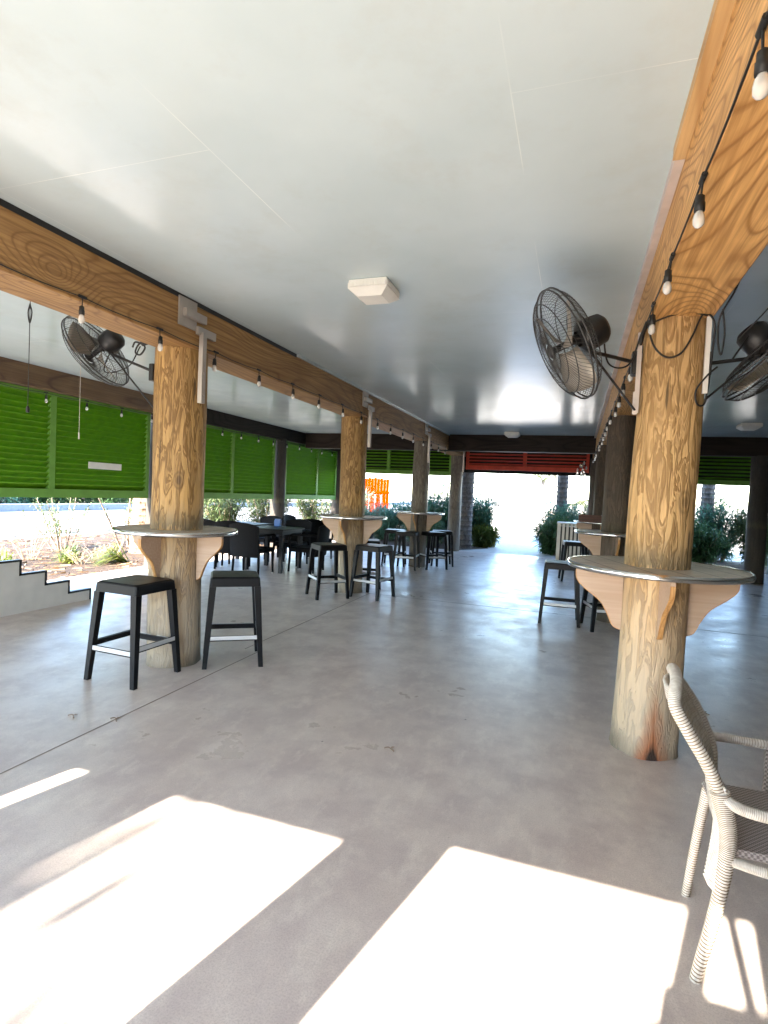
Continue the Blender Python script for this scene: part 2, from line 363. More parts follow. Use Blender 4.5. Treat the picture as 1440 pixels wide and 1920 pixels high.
# ------------------------------------------------------------------ posts
def logpost(x, y, r, z1, mat, label, seed, group='round timber posts', lean=(0, 0)):
    m = MB(); n = 40; rings = 44; vs = []
    for i in range(rings + 1):
        z = z1 * i / rings
        for k in range(n):
            a = 2 * PI * k / n
            q = Vector((math.cos(a) * 1.3 + seed * 7.1, math.sin(a) * 1.3, z * .9))
            rr = r * (1.04 - .05 * z / z1) + .015 * mnoise.noise(q * 1.2) + .004 * mnoise.noise(Vector((q.x * 3, q.y * 3, z * 2)))
            if z < .03: rr += .004
            vs.append((rr * math.cos(a) + lean[0] * z, rr * math.sin(a) + lean[1] * z, z))
    m.add(vs, [(i * n + k, i * n + (k + 1) % n, (i + 1) * n + (k + 1) % n, (i + 1) * n + k) for i in range(rings) for k in range(n)], True)
    o = m.build('log_post', mat, None, (x, y, 0)); return tag(o, label, 'post', group)
XR, XL, XW, XE = .46, -3.04, -6.65, 3.95
P_R = [3.65, 7.35, 11.0, 14.45]; P_L = [3.70, 7.42, 10.75, 14.5]
logpost(.455, 3.62, .172, 2.5, m_log1, 'thick peeled log post in the right foreground with a rusty black stain at its foot', 1, lean=(.014, 0))
logpost(XR + .02, 7.35, .16, 2.5, m_log3, 'dark brown log post directly behind the right foreground post', 2)
logpost(XR, 11.0, .155, 2.5, m_log3, 'dark log post third in the right row, rising by the brown tray', 3)
logpost(XR - .03, 14.42, .15, 2.5, m_log3, 'farthest log post of the right row at the edge of the bright entrance', 4)
logpost(XL, 3.70, .20, 2.5, m_log2, 'golden peeled log post carrying the round table with two stools on the left', 5, lean=(-.006, 0))
logpost(XL, 7.42, .185, 2.5, m_log2, 'log post of the left row with the middle round table around it', 6, lean=(-.01, 0))
logpost(XL + .08, 10.75, .16, 2.5, m_log4, 'greyish log post of the left row with the far round table around it', 7)
logpost(XL + .03, 14.45, .16, 2.5, m_log4, 'bare grey log post at the left side of the bright entrance', 8)
logpost(XW, 7.55, .16, 2.6, m_log5, 'dark outer log post between the two nearest green shutters on the left', 9, 'outer timber posts')
logpost(XW, 11.55, .165, 2.6, m_log5, 'outer log post between the middle and far green shutters of the left side', 10, 'outer timber posts')
logpost(XW, 15.0, .16, 2.6, m_log5, 'outer corner log post at the far end of the left shutters', 11, 'outer timber posts')
logpost(3.38, 12.70, .17, 2.5, m_log5, 'nearly black log post at the right edge under the dark header', 12, 'outer timber posts')
logpost(XE, 7.35, .16, 2.5, m_log3, 'log post beyond the right edge carrying the right hand beam', 13, 'outer timber posts')
# ------------------------------------------------------------------ beams
def beambox(name, x0, x1, y0, y1, z0, z1, mat, label, cat='beam', group='roof beams'):
    m = MB(); m.bbox(0, x1 - x0, 0, y1 - y0, 0, z1 - z0, .008)
    return tag(m.build(name, mat, None, (x0, y0, z0)), label, cat, group)
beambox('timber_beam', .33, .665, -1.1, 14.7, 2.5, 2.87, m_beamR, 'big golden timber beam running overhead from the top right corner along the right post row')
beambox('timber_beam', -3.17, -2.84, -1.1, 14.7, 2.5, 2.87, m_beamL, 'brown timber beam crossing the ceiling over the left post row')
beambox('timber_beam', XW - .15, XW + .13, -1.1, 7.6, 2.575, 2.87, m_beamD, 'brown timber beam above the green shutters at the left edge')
beambox('timber_beam', XW - .15, XW + .13, 7.604, 15.1, 2.575, 2.87, m_beamShade, 'far part of the left timber beam above the green shutters, shade put into its colour')
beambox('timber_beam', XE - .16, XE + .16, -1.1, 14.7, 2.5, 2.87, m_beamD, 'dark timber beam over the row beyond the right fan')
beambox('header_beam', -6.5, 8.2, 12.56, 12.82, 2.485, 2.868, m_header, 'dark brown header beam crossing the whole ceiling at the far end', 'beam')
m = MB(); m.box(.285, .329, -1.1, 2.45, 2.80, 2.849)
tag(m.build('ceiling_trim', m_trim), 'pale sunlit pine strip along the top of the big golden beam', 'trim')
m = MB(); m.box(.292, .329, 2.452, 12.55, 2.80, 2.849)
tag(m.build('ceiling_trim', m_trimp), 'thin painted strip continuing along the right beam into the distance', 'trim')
m = MB(); m.box(-2.839, -2.835, -1.1, 5.2, 2.815, 2.849)  # black strip paints the shadow line between beam and ceiling
tag(m.build('painted_shadow_gap', m_blackm), 'black strip standing in for the shadow line along the top of the near left beam', 'trim')
m = MB(); m.box(-2.839, -2.815, 5.21, 12.55, 2.825, 2.849)
tag(m.build('ceiling_trim', m_trimp if False else m_ceil), 'painted strip where the left beam meets the ceiling', 'trim')
m_backing = paint('backing_dark', (.02, .018, .016), .8)
for q in (m_header, m_beamShade, m_log5, m_log3, m_backing, m_green, m_greenl, m_red): q.node_tree.nodes['Principled BSDF'].inputs['Specular IOR Level'].default_value = .12
# ------------------------------------------------------------------ shutters
def shutter(x0, y0, x1, y1, z0, z1, muls, mat, matf, label, tilt, pitch=.072, group='louvred shutters', inward=1):
    """frame in the vertical plane from (x0,y0) to (x1,y1)"""
    L = math.hypot(x1 - x0, y1 - y0); ang = math.atan2(y1 - y0, x1 - x0)
    t = thing('louvered_shutter', label, 'shutter', (x0, y0, z0), ang, group)
    H = z1 - z0; fr = MB(); fw = .07; d = .038
    fr.box(0, fw, -d, d, 0, H); fr.box(L - fw, L, -d, d, 0, H)
    fr.box(fw, L - fw, -d, d, 0, .115); fr.box(fw, L - fw, -d, d, H - .06, H)
    fr.build('frame', matf, t)
    xs = [fw] + [q for mu in muls for q in (mu - .045, mu + .045)] + [L - fw]
    for mu in muls:
        mm = MB(); mm.box(mu - .045, mu + .045, -d + .002, d - .002, .116, H - .061); mm.build('mullion', matf, t)
    for i in range(0, len(xs), 2):
        a, b = xs[i], xs[i + 1]; sl = MB(); z = .15
        while z < H - .08:
            M4 = Matrix.Translation((0, 0, z)) @ Matrix.Rotation(tilt + random.uniform(-.03, .03), 4, 'X')
            hw = pitch * (.77 if tilt < -.6 else .5); sl.box(a + .002, b - .002, -hw, hw, -.0045, .0045, M4); z += pitch
        sl.build('louver_slats', mat, t)
    return t
SL = -.74; SF = -.42
shutter(XW, -.2, XW, 3.45, 1.18, 2.57, [1.8], m_green, m_greenl, 'green shutter of the left side nearest the viewer, beyond the left edge', SL)
sA = shutter(XW, 3.75, XW, 7.32, 1.18, 2.57, [1.80], m_green, m_greenl, 'large green shutter at the left edge bearing the small white plate', SL)
shutter(XW, 7.80, XW, 11.3, 1.18, 2.57, [1.85], m_green, m_greenl, 'green shutter of the left side seen just right of the golden log post', SL)
shutter(XW, 11.8, XW, 14.8, 1.18, 2.57, [1.75], m_green, m_greenl, 'farthest green shutter of the left side, next to the building corner', SL)
YF = 14.72
shutter(-6.45, YF, -3.2, YF, 1.98, 2.82, [1.45], m_green, m_greenl, 'high green shutter of the far wall left of the entrance, above the orange fence', SF, .085)
shutter(-2.82, YF, .26, YF, 2.17, 2.82, [1.52], m_red, m_red, 'red slatted shutter above the bright entrance', SF, .085)
shutter(.66, YF, 3.95, YF, 1.98, 2.82, [1.5], m_green, m_greenl, 'high green shutter of the far wall right of the entrance', SF, .085)
m = MB(); m.box(-6.5, 4.1, 15.05, 15.09, 2.10, 2.825)  # backing added so the gaps between the slats look black
tag(m.build('shutter_backing', m_backing), 'dark backing board added just outside the far wall shutters to black out their gaps', 'board')
m = MB(); m.box(4.2, 8.3, 14.66, 14.8, 0, 2.83)
tag(m.build('end_wall', paint('grey_green_wall', (.2, .24, .22), .8)), 'plain grey green wall panel at the far right edge behind the black post', 'wall')
m = MB(); m.box(8.1, 8.3, -1.5, 14.65, 0, 2.84)
tag(m.build('side_wall', paint('side_wall_paint', (.3, .31, .3), .8)), 'painted side wall beyond the right edge of the view', 'wall')
m = MB(); m.box(0, .012, 0, .60, 0, .095)
tag(m.build('sign_plate', m_wht, None, (XW + .062, 6.10, 1.60)), 'small blank white plate on the slats of the left green shutter', 'plate')
# front side of the building, behind the viewer: piers between tall openings, plus added shadow panels
m_pier = paint('front_wall_paint', (.42, .40, .36), .8)
FY = -1.2
m = MB(); m.box(-7, -1.45, FY - .1, FY + .1, 2.44, 2.84); m.box(-1.449, 8.3, FY - .1, FY + .1, 2.54, 2.84); m.box(-1.4495, -1.26, FY - .048, FY + .048, 2.439, 2.539)
for x0, x1 in ((-7, -5.6), (-4.45, -3.12), (-3.01, -2.51), (-1.64, -1.26), (.05, 8.3)):
    m.box(x0, x1, FY - .05, FY + .05, 0, 2.438 if x0 < 0 else 2.539)
m.box(-.44, .048, FY - .045, FY + .045, 0, 2.06)  # panels from here on added, slotted and slanted to cast the shadow of the viewer
m.box(-.415, .0475, FY - .044, FY + .044, 2.0605, 2.165)
m.hexa([(-.405, FY - .02, 2.166), (-.312, FY - .02, 2.166), (-.312, FY + .02, 2.166), (-.405, FY + .02, 2.166),
        (-.385, FY - .02, 2.539), (-.305, FY - .02, 2.539), (-.305, FY + .02, 2.539), (-.385, FY + .02, 2.539)])
m.hexa([(-.205, FY - .02, 2.166), (-.165, FY - .02, 2.166), (-.165, FY + .02, 2.166), (-.205, FY + .02, 2.166),
        (-.285, FY - .02, 2.539), (-.245, FY - .02, 2.539), (-.245, FY + .02, 2.539), (-.285, FY + .02, 2.539)])
m.hexa([(-.155, FY - .02, 2.166), (.047, FY - .02, 2.166), (.047, FY + .02, 2.166), (-.155, FY + .02, 2.166),
        (-.195, FY - .02, 2.539), (.047, FY - .02, 2.539), (.047, FY + .02, 2.539), (-.195, FY + .02, 2.539)])
tag(m.build('front_wall_with_blockers', m_pier), 'front wall of tall sunlit openings behind the viewer, with added panels casting the shadow of the viewer', 'wall')
# hanging leaves outside whose shadow falls on the first sun patch
m = MB()
for i in range(34):
    x = random.choice((-5.0, -4.85, -4.55, -4.5, -4.1)) + random.gauss(0, .09); y = -11 + random.uniform(-.5, .5); z0 = random.uniform(8.0, 8.6); L = random.uniform(.3, .75)
    w = random.uniform(.03, .07); dx = random.uniform(-.1, .1)
    m.add([(x - w, y, z0 + L), (x + w, y, z0 + L), (x + w * .9 + dx * .5, y, z0 + L * .4), (x - w * .9 + dx * .5, y, z0 + L * .4), (x + dx, y + .02, z0)], [(0, 1, 2, 3), (3, 2, 4)])
    m.tube([(x, y, z0 + L), (x + random.uniform(-.1, .1), -11, 10.1)], .006, 4)
m.tube([(-7.4, -11, -.05), (-7.3, -11, 6), (-6.6, -11, 9.7), (-3.8, -11, 10.2)], [.16, .13, .09, .04], 8)
tag(m.build('leafy_tree', m_leafD), 'tall leafy tree outside the front wall behind the viewer', 'tree')

# ------------------------------------------------------------------ bar tables
def ogee(w, h, top=.03):
    """bracket profile: from post (x=0) outward to x=w, z from 0 (underside of table) down to -h"""
    pts = [(0, 0), (w, 0), (w, -top)]
    ctrl = [(w, -top), (w * .97, -.085 * h / .36), (w * .80, -.135 * h / .36), (w * .50, -.20 * h / .36), (w * .34, -.27 * h / .36), (w * .26, -.32 * h / .36), (w * .20, -.345 * h / .36), (w * .08, -h)]
    c = bez([(a, 0, b) for a, b in ctrl], 26)
    pts += [(p.x, p.z) for p in c[1:]]
    pts.append((0, -h)); return pts[::-1]
def bar_table(x, y, R, pr, rz, label, zt=1.09, brh=.37):
    t = thing('bar_table', label, 'bar table', (x, y, 0), rz, 'round tables fixed around the posts')
    m = MB(); n = 64; th = .026
    vs = []
    for z in (zt - th, zt):
        for rr in (pr, R - .004):
            vs += [(rr * math.cos(2 * PI * k / n), rr * math.sin(2 * PI * k / n), z) for k in range(n)]
    fs = []
    for k in range(n):
        j = (k + 1) % n
        fs += [(k, j, n + j, n + k)[::-1], (2 * n + k, 2 * n + j, 3 * n + j, 3 * n + k)[::-1], (n + k, n + j, 3 * n + j, 3 * n + k), (k, 2 * n + k, 2 * n + j, j)]
    m.add(vs, fs); top = m.build('tabletop', m_top, t)
    e = MB(); prof = [(R - .003, zt - th - .004), (R + .004, zt - th - .003), (R + .008, zt - th * .5), (R + .004, zt + .003), (R - .006, zt + .0035)]
    e.lathe(prof, n, cap=False); e.build('metal_edging', m_chrome, top)
    for k in range(4):
        b = MB(); poly = ogee(R - pr - .035, brh)
        M4 = Matrix.Rotation(k * PI / 2, 4, 'Z') @ Matrix.Translation((pr - .012, 0, zt - th - .001))
        b.prism(poly, .024, M4); br_ = b.build('bracket', m_ply, t)
        # exposed laminated edge
        ed = MB(); pl = poly[1:-2]
        pl = [q for q in poly if q[1] < -.02]
        for a, c in zip(pl[:-1], pl[1:]):
            if a[0] < .001 or c[0] < .001: continue
            ed.hexa([(a[0], -.0125, a[1]), (a[0], .0125, a[1]), (c[0], .0125, c[1]), (c[0], -.0125, c[1]),
                     (a[0] + .003, -.0125, a[1] - .003), (a[0] + .003, .0125, a[1] - .003), (c[0] + .003, .0125, c[1] - .003), (c[0] + .003, -.0125, c[1] - .003)], M4)
        ed.build('ply_edge', m_plyE, br_)
    return t
T1 = bar_table(.467, 3.63, .49, .168, math.radians(4), 'round bar table with chrome rim around the right foreground post')
bar_table(XL, 3.70, .47, .19, math.radians(2), 'round bar table around the left golden post with two stools', 1.08)
bar_table(XL, 7.42, .50, .18, math.radians(2), 'round bar table around the middle post of the left row')
bar_table(XL + .08, 10.75, .5, .155, math.radians(2), 'farthest round bar table of the left row, in front of the bushes', 1.09)
bar_table(XR + .02, 7.35, .47, .155, math.radians(2), 'round bar table half hidden behind the right foreground post')
bar_table(XR, 11.0, .47, .15, math.radians(-2), 'farthest round bar table of the right row holding the brown tray')
m = MB(); m.bbox(-.2, .2, -.16, .16, 0, .105, .01); 
tr = MB(); 
for x0, x1, y0, y1 in ((-.2, .2, -.16, -.145), (-.2, .2, .145, .16), (-.2, -.185, -.144, .144), (.185, .2, -.144, .144)): tr.box(x0, x1, y0, y1, 0, .12)
tr.box(-.184, .184, -.144, .144, 0, .012)
tag(tr.build('wooden_tray', wood('tray_wood', (.15, .06, .04), (.07, .03, .02), 'X'), None, (.26, 10.66, 1.095)), 'reddish brown open tray on the farthest right bar table', 'tray')

# ------------------------------------------------------------------ stools
def make_stool():
    t = thing('bar_stool', '', 'bar stool', group='black square bar stools')
    hs, hf, H = .19, .235, .72
    m = MB()
    vs = []
    for z, h, rc in ((H - .075, hs + .008, .02), (H - .012, hs + .002, .02), (H, hs - .012, .03)):
        for sx, sy in ((-1, -1), (1, -1), (1, 1), (-1, 1)):
            a0 = math.atan2(sy, sx)
            for da in (-.6, 0, .6):
                a = a0 + da; vs.append((sx * (h - rc) + rc * math.cos(a), sy * (h - rc) + rc * math.sin(a), z))
    n = 12; fs = [tuple(range(n - 1, -1, -1)), tuple(range(2 * n, 3 * n))] + [(l * n + k, l * n + (k + 1) % n, (l + 1) * n + (k + 1) % n, (l + 1) * n + k) for l in range(2) for k in range(n)]
    m.add(vs, fs); m.build('seat', m_black, t)
    for sx, sy in ((-1, -1), (1, -1), (1, 1), (-1, 1)):
        l = MB(); a = (sx * (hf - .018), sy * (hf - .018), 0); b = (sx * (hs - .018), sy * (hs - .018), H - .076)
        P = []
        for (cx, cy, cz), w in ((a, .036), (b, .052)):
            for dx, dy in ((-1, -1), (1, -1), (1, 1), (-1, 1)): P.append((cx + dx * w / 2, cy + dy * w / 2, cz))
        l.hexa(P); l.build('leg', m_black, t)
    zz = .235; h = hs + (hf - hs) * (1 - zz / H) - .018
    for k in range(4):
        s = MB(); R4 = Matrix.Rotation(k * PI / 2, 4, 'Z'); z = zz + (.03 if k % 2 else 0)
        s.box(-h + .02, h - .02, -h - .010, -h + .012, z - .022, z + .016, R4); so = s.build('stretcher', m_black, t)
        if True:
            f = MB(); f.box(-h + .021, h - .021, -h - .014, -h - .0102, z - .012, z + .018, R4); f.build('footrest_strip', m_alu, so)
    return t
st = make_stool()
stools = [
    (-3.05, 3.285, -2, 'large black bar stool nearest the viewer on the left, its corner towards us'),
    (-2.64, 3.94, 36, 'black bar stool right of the left golden post, squarely facing us'),
    (-3.14, 6.88, 45, 'black bar stool left of the middle post, turned cornerwise'),
    (-2.60, 7.20, -12, 'black bar stool right of the middle post of the left row'),
    (-3.40, 10.62, 12, 'black bar stool left of the far post in the left row'),
    (-2.62, 10.65, 40, 'black bar stool right of the far post in the left row, nearer of two'),
    (-2.58, 11.25, 20, 'black bar stool behind another stool by the far left row post'),
    (-3.04, 10.28, 5, 'black bar stool directly in front of the far post of the left row'),
    (-.12, 6.95, 2, 'black bar stool standing left of the right foreground table'),
    (.40, 6.86, 15, 'black bar stool half hidden behind the right foreground bar table'),
    (.02, 10.68, 8, 'far black bar stool in front of the white slatted box'),
]
for i, (x, y, a, lb) in enumerate(stools): place(st, False, (x, y, 0), math.radians(a), lb)
place(st, True, (-2.98, 7.93, 0), math.radians(20), 'black bar stool hidden behind the middle post of the left row')

# ------------------------------------------------------------------ string lights
def string_lights(X, z, ys, side, label, drop=.058, bulbs=True, yend=None, wob=.012, xoff=0):
    t = thing('string_lights', label, 'string lights', (X, ys[0], z), 0, 'strings of bulbs')
    cab = MB(); pts = []
    for i in range(len(ys) - 1):
        for k in range(6):
            f = k / 6; y = ys[i] + (ys[i + 1] - ys[i]) * f
            pts.append((0, y - ys[0], -wob * 4 * f * (1 - f) + random.uniform(-.002, .002)))
    pts.append((0, ys[-1] - ys[0], 0))
    if yend is not None: pts = [(0, yend - ys[0], .0)] + pts if yend < ys[0] else pts + [(0, yend - ys[0], 0)]
    cab.tube(pts, .0036, 6); cab.build('cable', m_cable, t)
    for y in ys:
        y -= ys[0]; s = MB(); q = random.uniform(-.012, .012)
        T = Matrix.Translation((0, y, 0)) @ Matrix.Scale(.86, 4)
        s.tube([(0, -.03, .0), (0, .03, 0)], [.011, .011], 8, M=T)
        s.tube([(0, 0, 0), (q * .5, 0, -drop)], .004, 5, M=T)
        s.lathe([(.006, -drop), (.016, -drop - .008), (.0165, -drop - .03), (.019, -drop - .033), (.019, -drop - .062), (.0165, -drop - .064)], 12, M=Matrix.Translation((q, y, 0)) @ Matrix.Scale(.86, 4))
        so = s.build('socket', m_cable, t)
        b = MB(); z0 = -drop - .064; B4 = Matrix.Translation((q, y, 0)) @ Matrix.Scale(.86, 4)
        b.lathe([(.012, z0), (.018, z0 - .012), (.0208, z0 - .030), (.0195, z0 - .046), (.012, z0 - .056), (.002, z0 - .060)], 12, M=B4)
        b.build('bulb', m_bulb, so)
    return t
string_lights(-2.826, 2.525, [1.9 + .645 * i for i in range(-1, 17)], 1, 'bulb string along the left beam between the log posts', yend=0)
string_lights(.3255, 2.4955, [.82 + .6 * i for i in range(0, 22)], 1, 'bulb string along the lower edge of the big golden beam', yend=-.5)
string_lights(-6.49, 2.53, [4.7 + .63 * i for i in range(0, 16)], 1, 'bulb string along the top of the left green shutters', .03)
t = thing('string_lights', 'tangled cluster of small bulbs beside the right end of the red shutter', 'string lights', (.1, 14.3, 2.3), 0, 'strings of bulbs')
m = MB(); pts = [(.08 * math.sin(i * 2.1) + random.uniform(-.05, .05), random.uniform(-.1, .1), .15 - i * .035 + random.uniform(-.03, .03)) for i in range(16)]
m.tube(bez(pts, 60), .006, 5); m.build('cable', m_cable, t)
for p in pts:
    b = MB(); b.lathe([(.006, -.09), (.022, -.07), (.024, -.04), (.012, -.02), (.012, 0)], 8, M=Matrix.Translation(p)); b.build('bulb', m_bulb, t)

# ------------------------------------------------------------------ ceiling lights
def ceiling_light(x, y, s, label):
    t = thing('ceiling_light', label, 'ceiling light', (x, y, CZ), 0, 'square ceiling lights')
    m = MB(); m.bbox(-s, s, -s, s, -.055, -.001, .006)
    for k in range(14):
        q = -s + s * 2 * (k + .5) / 14
        for M4 in (Matrix(), Matrix.Rotation(PI / 2, 4, 'Z')):
            m.box(q - .004, q + .004, -s - .005, s + .005, -.05, -.02, M4)
    m.build('housing', m_lens, t)
    l = MB(); a = s + .004; b = s * .62
    l.hexa([(-b, -b, -.1), (b, -b, -.1), (b, b, -.1), (-b, b, -.1), (-a, -a, -.057), (a, -a, -.057), (a, a, -.057), (-a, a, -.057)])
    l.build('lens', m_lens, t)
    c = MB()
    for sx, sy in ((-1, -1), (1, -1), (1, 1), (-1, 1)): c.lathe([(.006, -.066), (.006, -.058)], 8, M=Matrix.Translation((sx * (s - .012), sy * (s - .012), 0)))
    c.build('screw', m_galv, t)
ceiling_light(-1.37, 3.56, .135, 'square white ceiling light in the middle of the ceiling')
ceiling_light(-1.36, 12.1, .15, 'small ceiling light in front of the dark header above the entrance')
ceiling_light(2.62, 10.6, .15, 'flat ceiling light at the right edge beyond the foreground post')

# ------------------------------------------------------------------ fans
def fan(mount, head, axis, label, roll=0, R=.315, arm2=None, chains=(), cord=None, spin=.4):
    t = thing('wall_fan', label, 'fan', mount, 0, 'round cage fans on the posts')
    mt = Vector(mount); c = Vector(head) - mt; ax = Vector(axis).normalized()
    F = Matrix.Translation(c) @ ax.to_track_quat('Z', 'Y').to_matrix().to_4x4()     # +Z = blowing direction
    g = MB()
    def dome(u, s): return s * (.085 * (1 - u ** 3) ** .6 + .012)
    for s_, n_ in ((1, 84), (-1, 72)):
        for k in range(n_):
            a = 2 * PI * k / n_; tw = .55 * s_
            pts = []
            for i in range(8):
                u = .16 + .84 * i / 7; aa = a + tw * (1 - u)
                pts.append((R * u * math.cos(aa), R * u * math.sin(aa), dome(u, s_)))
            g.tube(pts, .0013, 3, False, F)
    for u, s_, w in ((1.0, 1, .005), (1.0, -1, .005), (.82, 1, .0028), (.6, 1, .0025), (.38, 1, .0025), (.16, 1, .004), (.8, -1, .0028), (.5, -1, .0025)):
        z = dome(u, s_); n = 40
        g.tube([(R * u * math.cos(2 * PI * k / n), R * u * math.sin(2 * PI * k / n), z) for k in range(n + 1)], w, 5, False, F)
    g.build('guard', m_cage, t)
    for k in range(3):
        b = MB(); vs = []; a0 = 2 * PI * k / 3 + spin
        for i in range(7):
            r = .04 + (R - .045 - .04) * i / 6; wd = .62 - .06 * i if i else .9
            wd = [.75, .62, .60, .60, .58, .52, .36][i]
            for j in range(5):
                f = j / 4 - .5; a = a0 + wd * 2.1 * f
                vs.append((r * math.cos(a), r * math.sin(a), -.055 * f * 1.7))
        fs = [(i * 5 + j, i * 5 + j + 1, (i + 1) * 5 + j + 1, (i + 1) * 5 + j) for i in range(6) for j in range(4)]
        b.add(vs, fs, True, F); bo = b.build('blade', m_fanblade, t)
        so = bo.modifiers.new('thick', 'SOLIDIFY'); so.thickness = .002
    h = MB(); h.lathe([(.001, .1), (.03, .1), (.042, .09), (.042, .082), (.02, .08), (.02, -.08)], 20, F); h.build('hub', m_blackm, t)
    mo = MB(); mo.lathe([(.045, -.07), (.07, -.085), (.084, -.10), (.088, -.16), (.082, -.21), (.06, -.232), (.001, -.236)], 24, F, cap=False)
    mo.lathe([(.03, -.05), (.03, -.09)], 12, F); mo.build('motor', m_blackm, t)
    pv = F @ Vector((0, 0, -.15)); pv = pv + Vector((0, 0, -.10))
    a = MB(); a.tube([F @ Vector((0, 0, -.15)), pv], .022, 10)
    a.tube([pv, (0, 0, .0)], .011, 8)
    low = Vector(arm2) - mt
    a.tube([pv, low], .007, 6); a.bbox(-.022, .022, -.04, .04, -.075, .06, .006); a.build('bracket_arm', m_blackm, t)
    if cord:
        cc = MB(); cc.tube(bez([F @ Vector((0, 0, -.22))] + [Vector(q) - mt for q in cord], 30), .005, 6); cc.build('power_cord', m_cable, t)
    for (p, L) in chains:
        ch = MB(); p = Vector(p) - mt; ch.tube([p, p + Vector((0.0, 0, -L))], .0022, 5)
        ch.tube([p + Vector((0, 0, -L)), p + Vector((0, 0, -L - .05))], .006, 6); ch.build('pull_chain', m_galv, t)
    return t
fan((.285, 3.58, 2.28), (-.10, 3.24, 2.31), (-.83, -.24, -.45), 'cage fan left of the right foreground post, its front towards us', arm2=(.29, 3.5, 1.99), cord=[(.13, 3.40, 2.24), (.24, 3.45, 2.24), (.3, 3.46, 2.42)])
fan((-3.25, 3.62, 2.33), (-3.72, 3.50, 2.48), (-.81, -.13, -.55), 'cage fan seen from behind, left of the golden log post', arm2=(-3.24, 3.62, 2.04), chains=(((-3.72, 3.35, 2.43), .62),), cord=[(-3.62, 3.48, 2.32), (-3.4, 3.5, 2.35), (-3.33, 3.55, 2.52)])
fan((.67, 3.66, 2.28), (1.01, 3.64, 2.29), (.55, -.12, -.68), 'cage fan cut by the right edge of the view', arm2=(.66, 3.66, 2.06), cord=[(.86, 3.6, 2.42), (.78, 3.58, 2.28)])
# red tag on left fan motor, hook and cord left of it
m = MB(); m.tube([(-4.02, 3.15, 2.85), (-4.02, 3.15, 1.97)], .003, 5); m.tube(bez([(-4.02, 3.15, 2.76), (-4.0, 3.15, 2.70), (-4.02, 3.15, 2.62), (-4.04, 3.15, 2.70), (-4.02, 3.15, 2.77)], 16), .005, 5)
m.lathe([(.012, -.03), (.014, .0), (.006, .02)], 8, Matrix.Translation((-4.02, 3.15, 1.97)))
tag(m.build('looped_line', m_cable), 'thin grey pull cord with a looped knot left of the left fan', 'cord')

# ------------------------------------------------------------------ metal brackets and cables on the posts
def post_bracket(x, y, zb, label, L=.5):
    t = thing('metal_bracket', label, 'bracket', (x, y, zb), 0, 'metal brackets where beams meet posts')
    m = MB(); m.box(.0, .012, -.30, -.10, .12, .33); m.box(.012, .045, -.26, -.02, .19, .25); m.box(.004, .03, -.1, .12, .10, .16); m.build('plate', m_galv, t)
    m = MB(); m.box(.012, .05, -.065, -.02, -L + .08, .12); m.box(.0505, .056, -.05, -.035, -.2, -.185); m.box(.0505, .056, -.05, -.035, -.36, -.345); m.build('channel', m_galv, t)
post_bracket(-2.835, 3.68, 2.5, 'grey metal bracket and channel on the left golden post under the beam')
post_bracket(-2.835, 7.4, 2.5, 'grey metal bracket and channel on the middle post of the left row')
post_bracket(-2.835, 10.72, 2.5, 'pale bracket and channel on the far post of the left row')
post_bracket(-2.835, 14.3, 2.5, 'tiny bracket and channel on the farthest post of the left row')
t = thing('conduit_strip', 'pale wooden strip down the left edge of the right foreground post', 'strip', (.30, 3.54, 2.0), 0)
m = MB(); m.box(-.012, .012, -.012, .012, -.02, .44); m.build('strip', m_trimp, t); m = MB(); m.box(-.02, .004, -.018, .01, -.03, .1); m.build('clip', m_trimp, t)
m = MB(); m.box(-.012, .012, -.012, .012, 0, .46)
tag(m.build('conduit_strip', m_wht, None, (.64, 3.50, 2.08)), 'white strip down the right edge of the right foreground post', 'strip')
m = MB(); Yc = 3.42
m.tube(bez([(.32, 3.43, 2.47), (.36, 3.41, 2.33), (.43, 3.43, 2.27), (.50, 3.43, 2.29), (.55, 3.43, 2.38), (.60, 3.44, 2.50), (.66, 3.47, 2.46), (.665, 3.5, 2.3), (.655, 3.5, 2.12), (.64, 3.5, 2.02), (.60, 3.47, 2.02), (.59, 3.46, 2.09), (.64, 3.46, 2.17), (.69, 3.48, 2.22)], 90), .0055, 6)
m.tube(bez([(.33, 3.44, 2.46), (.45, 3.43, 2.50), (.55, 3.43, 2.505), (.62, 3.44, 2.49)], 24), .0045, 6)
m.tube(bez([(.32, 3.43, 2.47), (.30, 3.43, 2.40), (.295, 3.44, 2.35), (.31, 3.45, 2.42), (.33, 3.44, 2.48)], 24), .009, 6)
m.tube(bez([(.74, 3.3, 2.66), (.72, 3.35, 2.58), (.68, 3.44, 2.48), (.68, 3.46, 2.36), (.70, 3.46, 2.28), (.71, 3.46, 2.40), (.69, 3.44, 2.52)], 40), .005, 6)
tag(m.build('loose_cable', m_cable), 'loose black cable looping across the top of the right foreground post', 'cable')
m = MB(); m.tube(bez([(-3.22, 3.5, 2.56), (-3.30, 3.5, 2.52), (-3.33, 3.5, 2.46), (-3.28, 3.5, 2.44), (-3.24, 3.5, 2.50), (-3.33, 3.5, 2.54), (-3.36, 3.5, 2.50)], 50), .007, 6)
m.tube(bez([(-3.26, 3.5, 2.52), (-3.12, 3.48, 2.545), (-3.0, 3.47, 2.52), (-2.87, 3.49, 2.52)], 30), .018, 8)
tag(m.build('loose_cable', m_cable), 'coiled black cable bundle on top of the left golden post', 'cable')
m = MB(); m.tube(bez([(1.02, 3.3, 2.85), (.98, 3.3, 2.7), (.90, 3.3, 2.52), (.76, 3.4, 2.34)], 30), .0035, 5); m.box(.975, 1.0, 3.29, 3.31, 2.62, 2.69)
tag(m.build('loose_cable', m_cable), 'thin cable with a pale plug hanging near the right fan', 'cable')

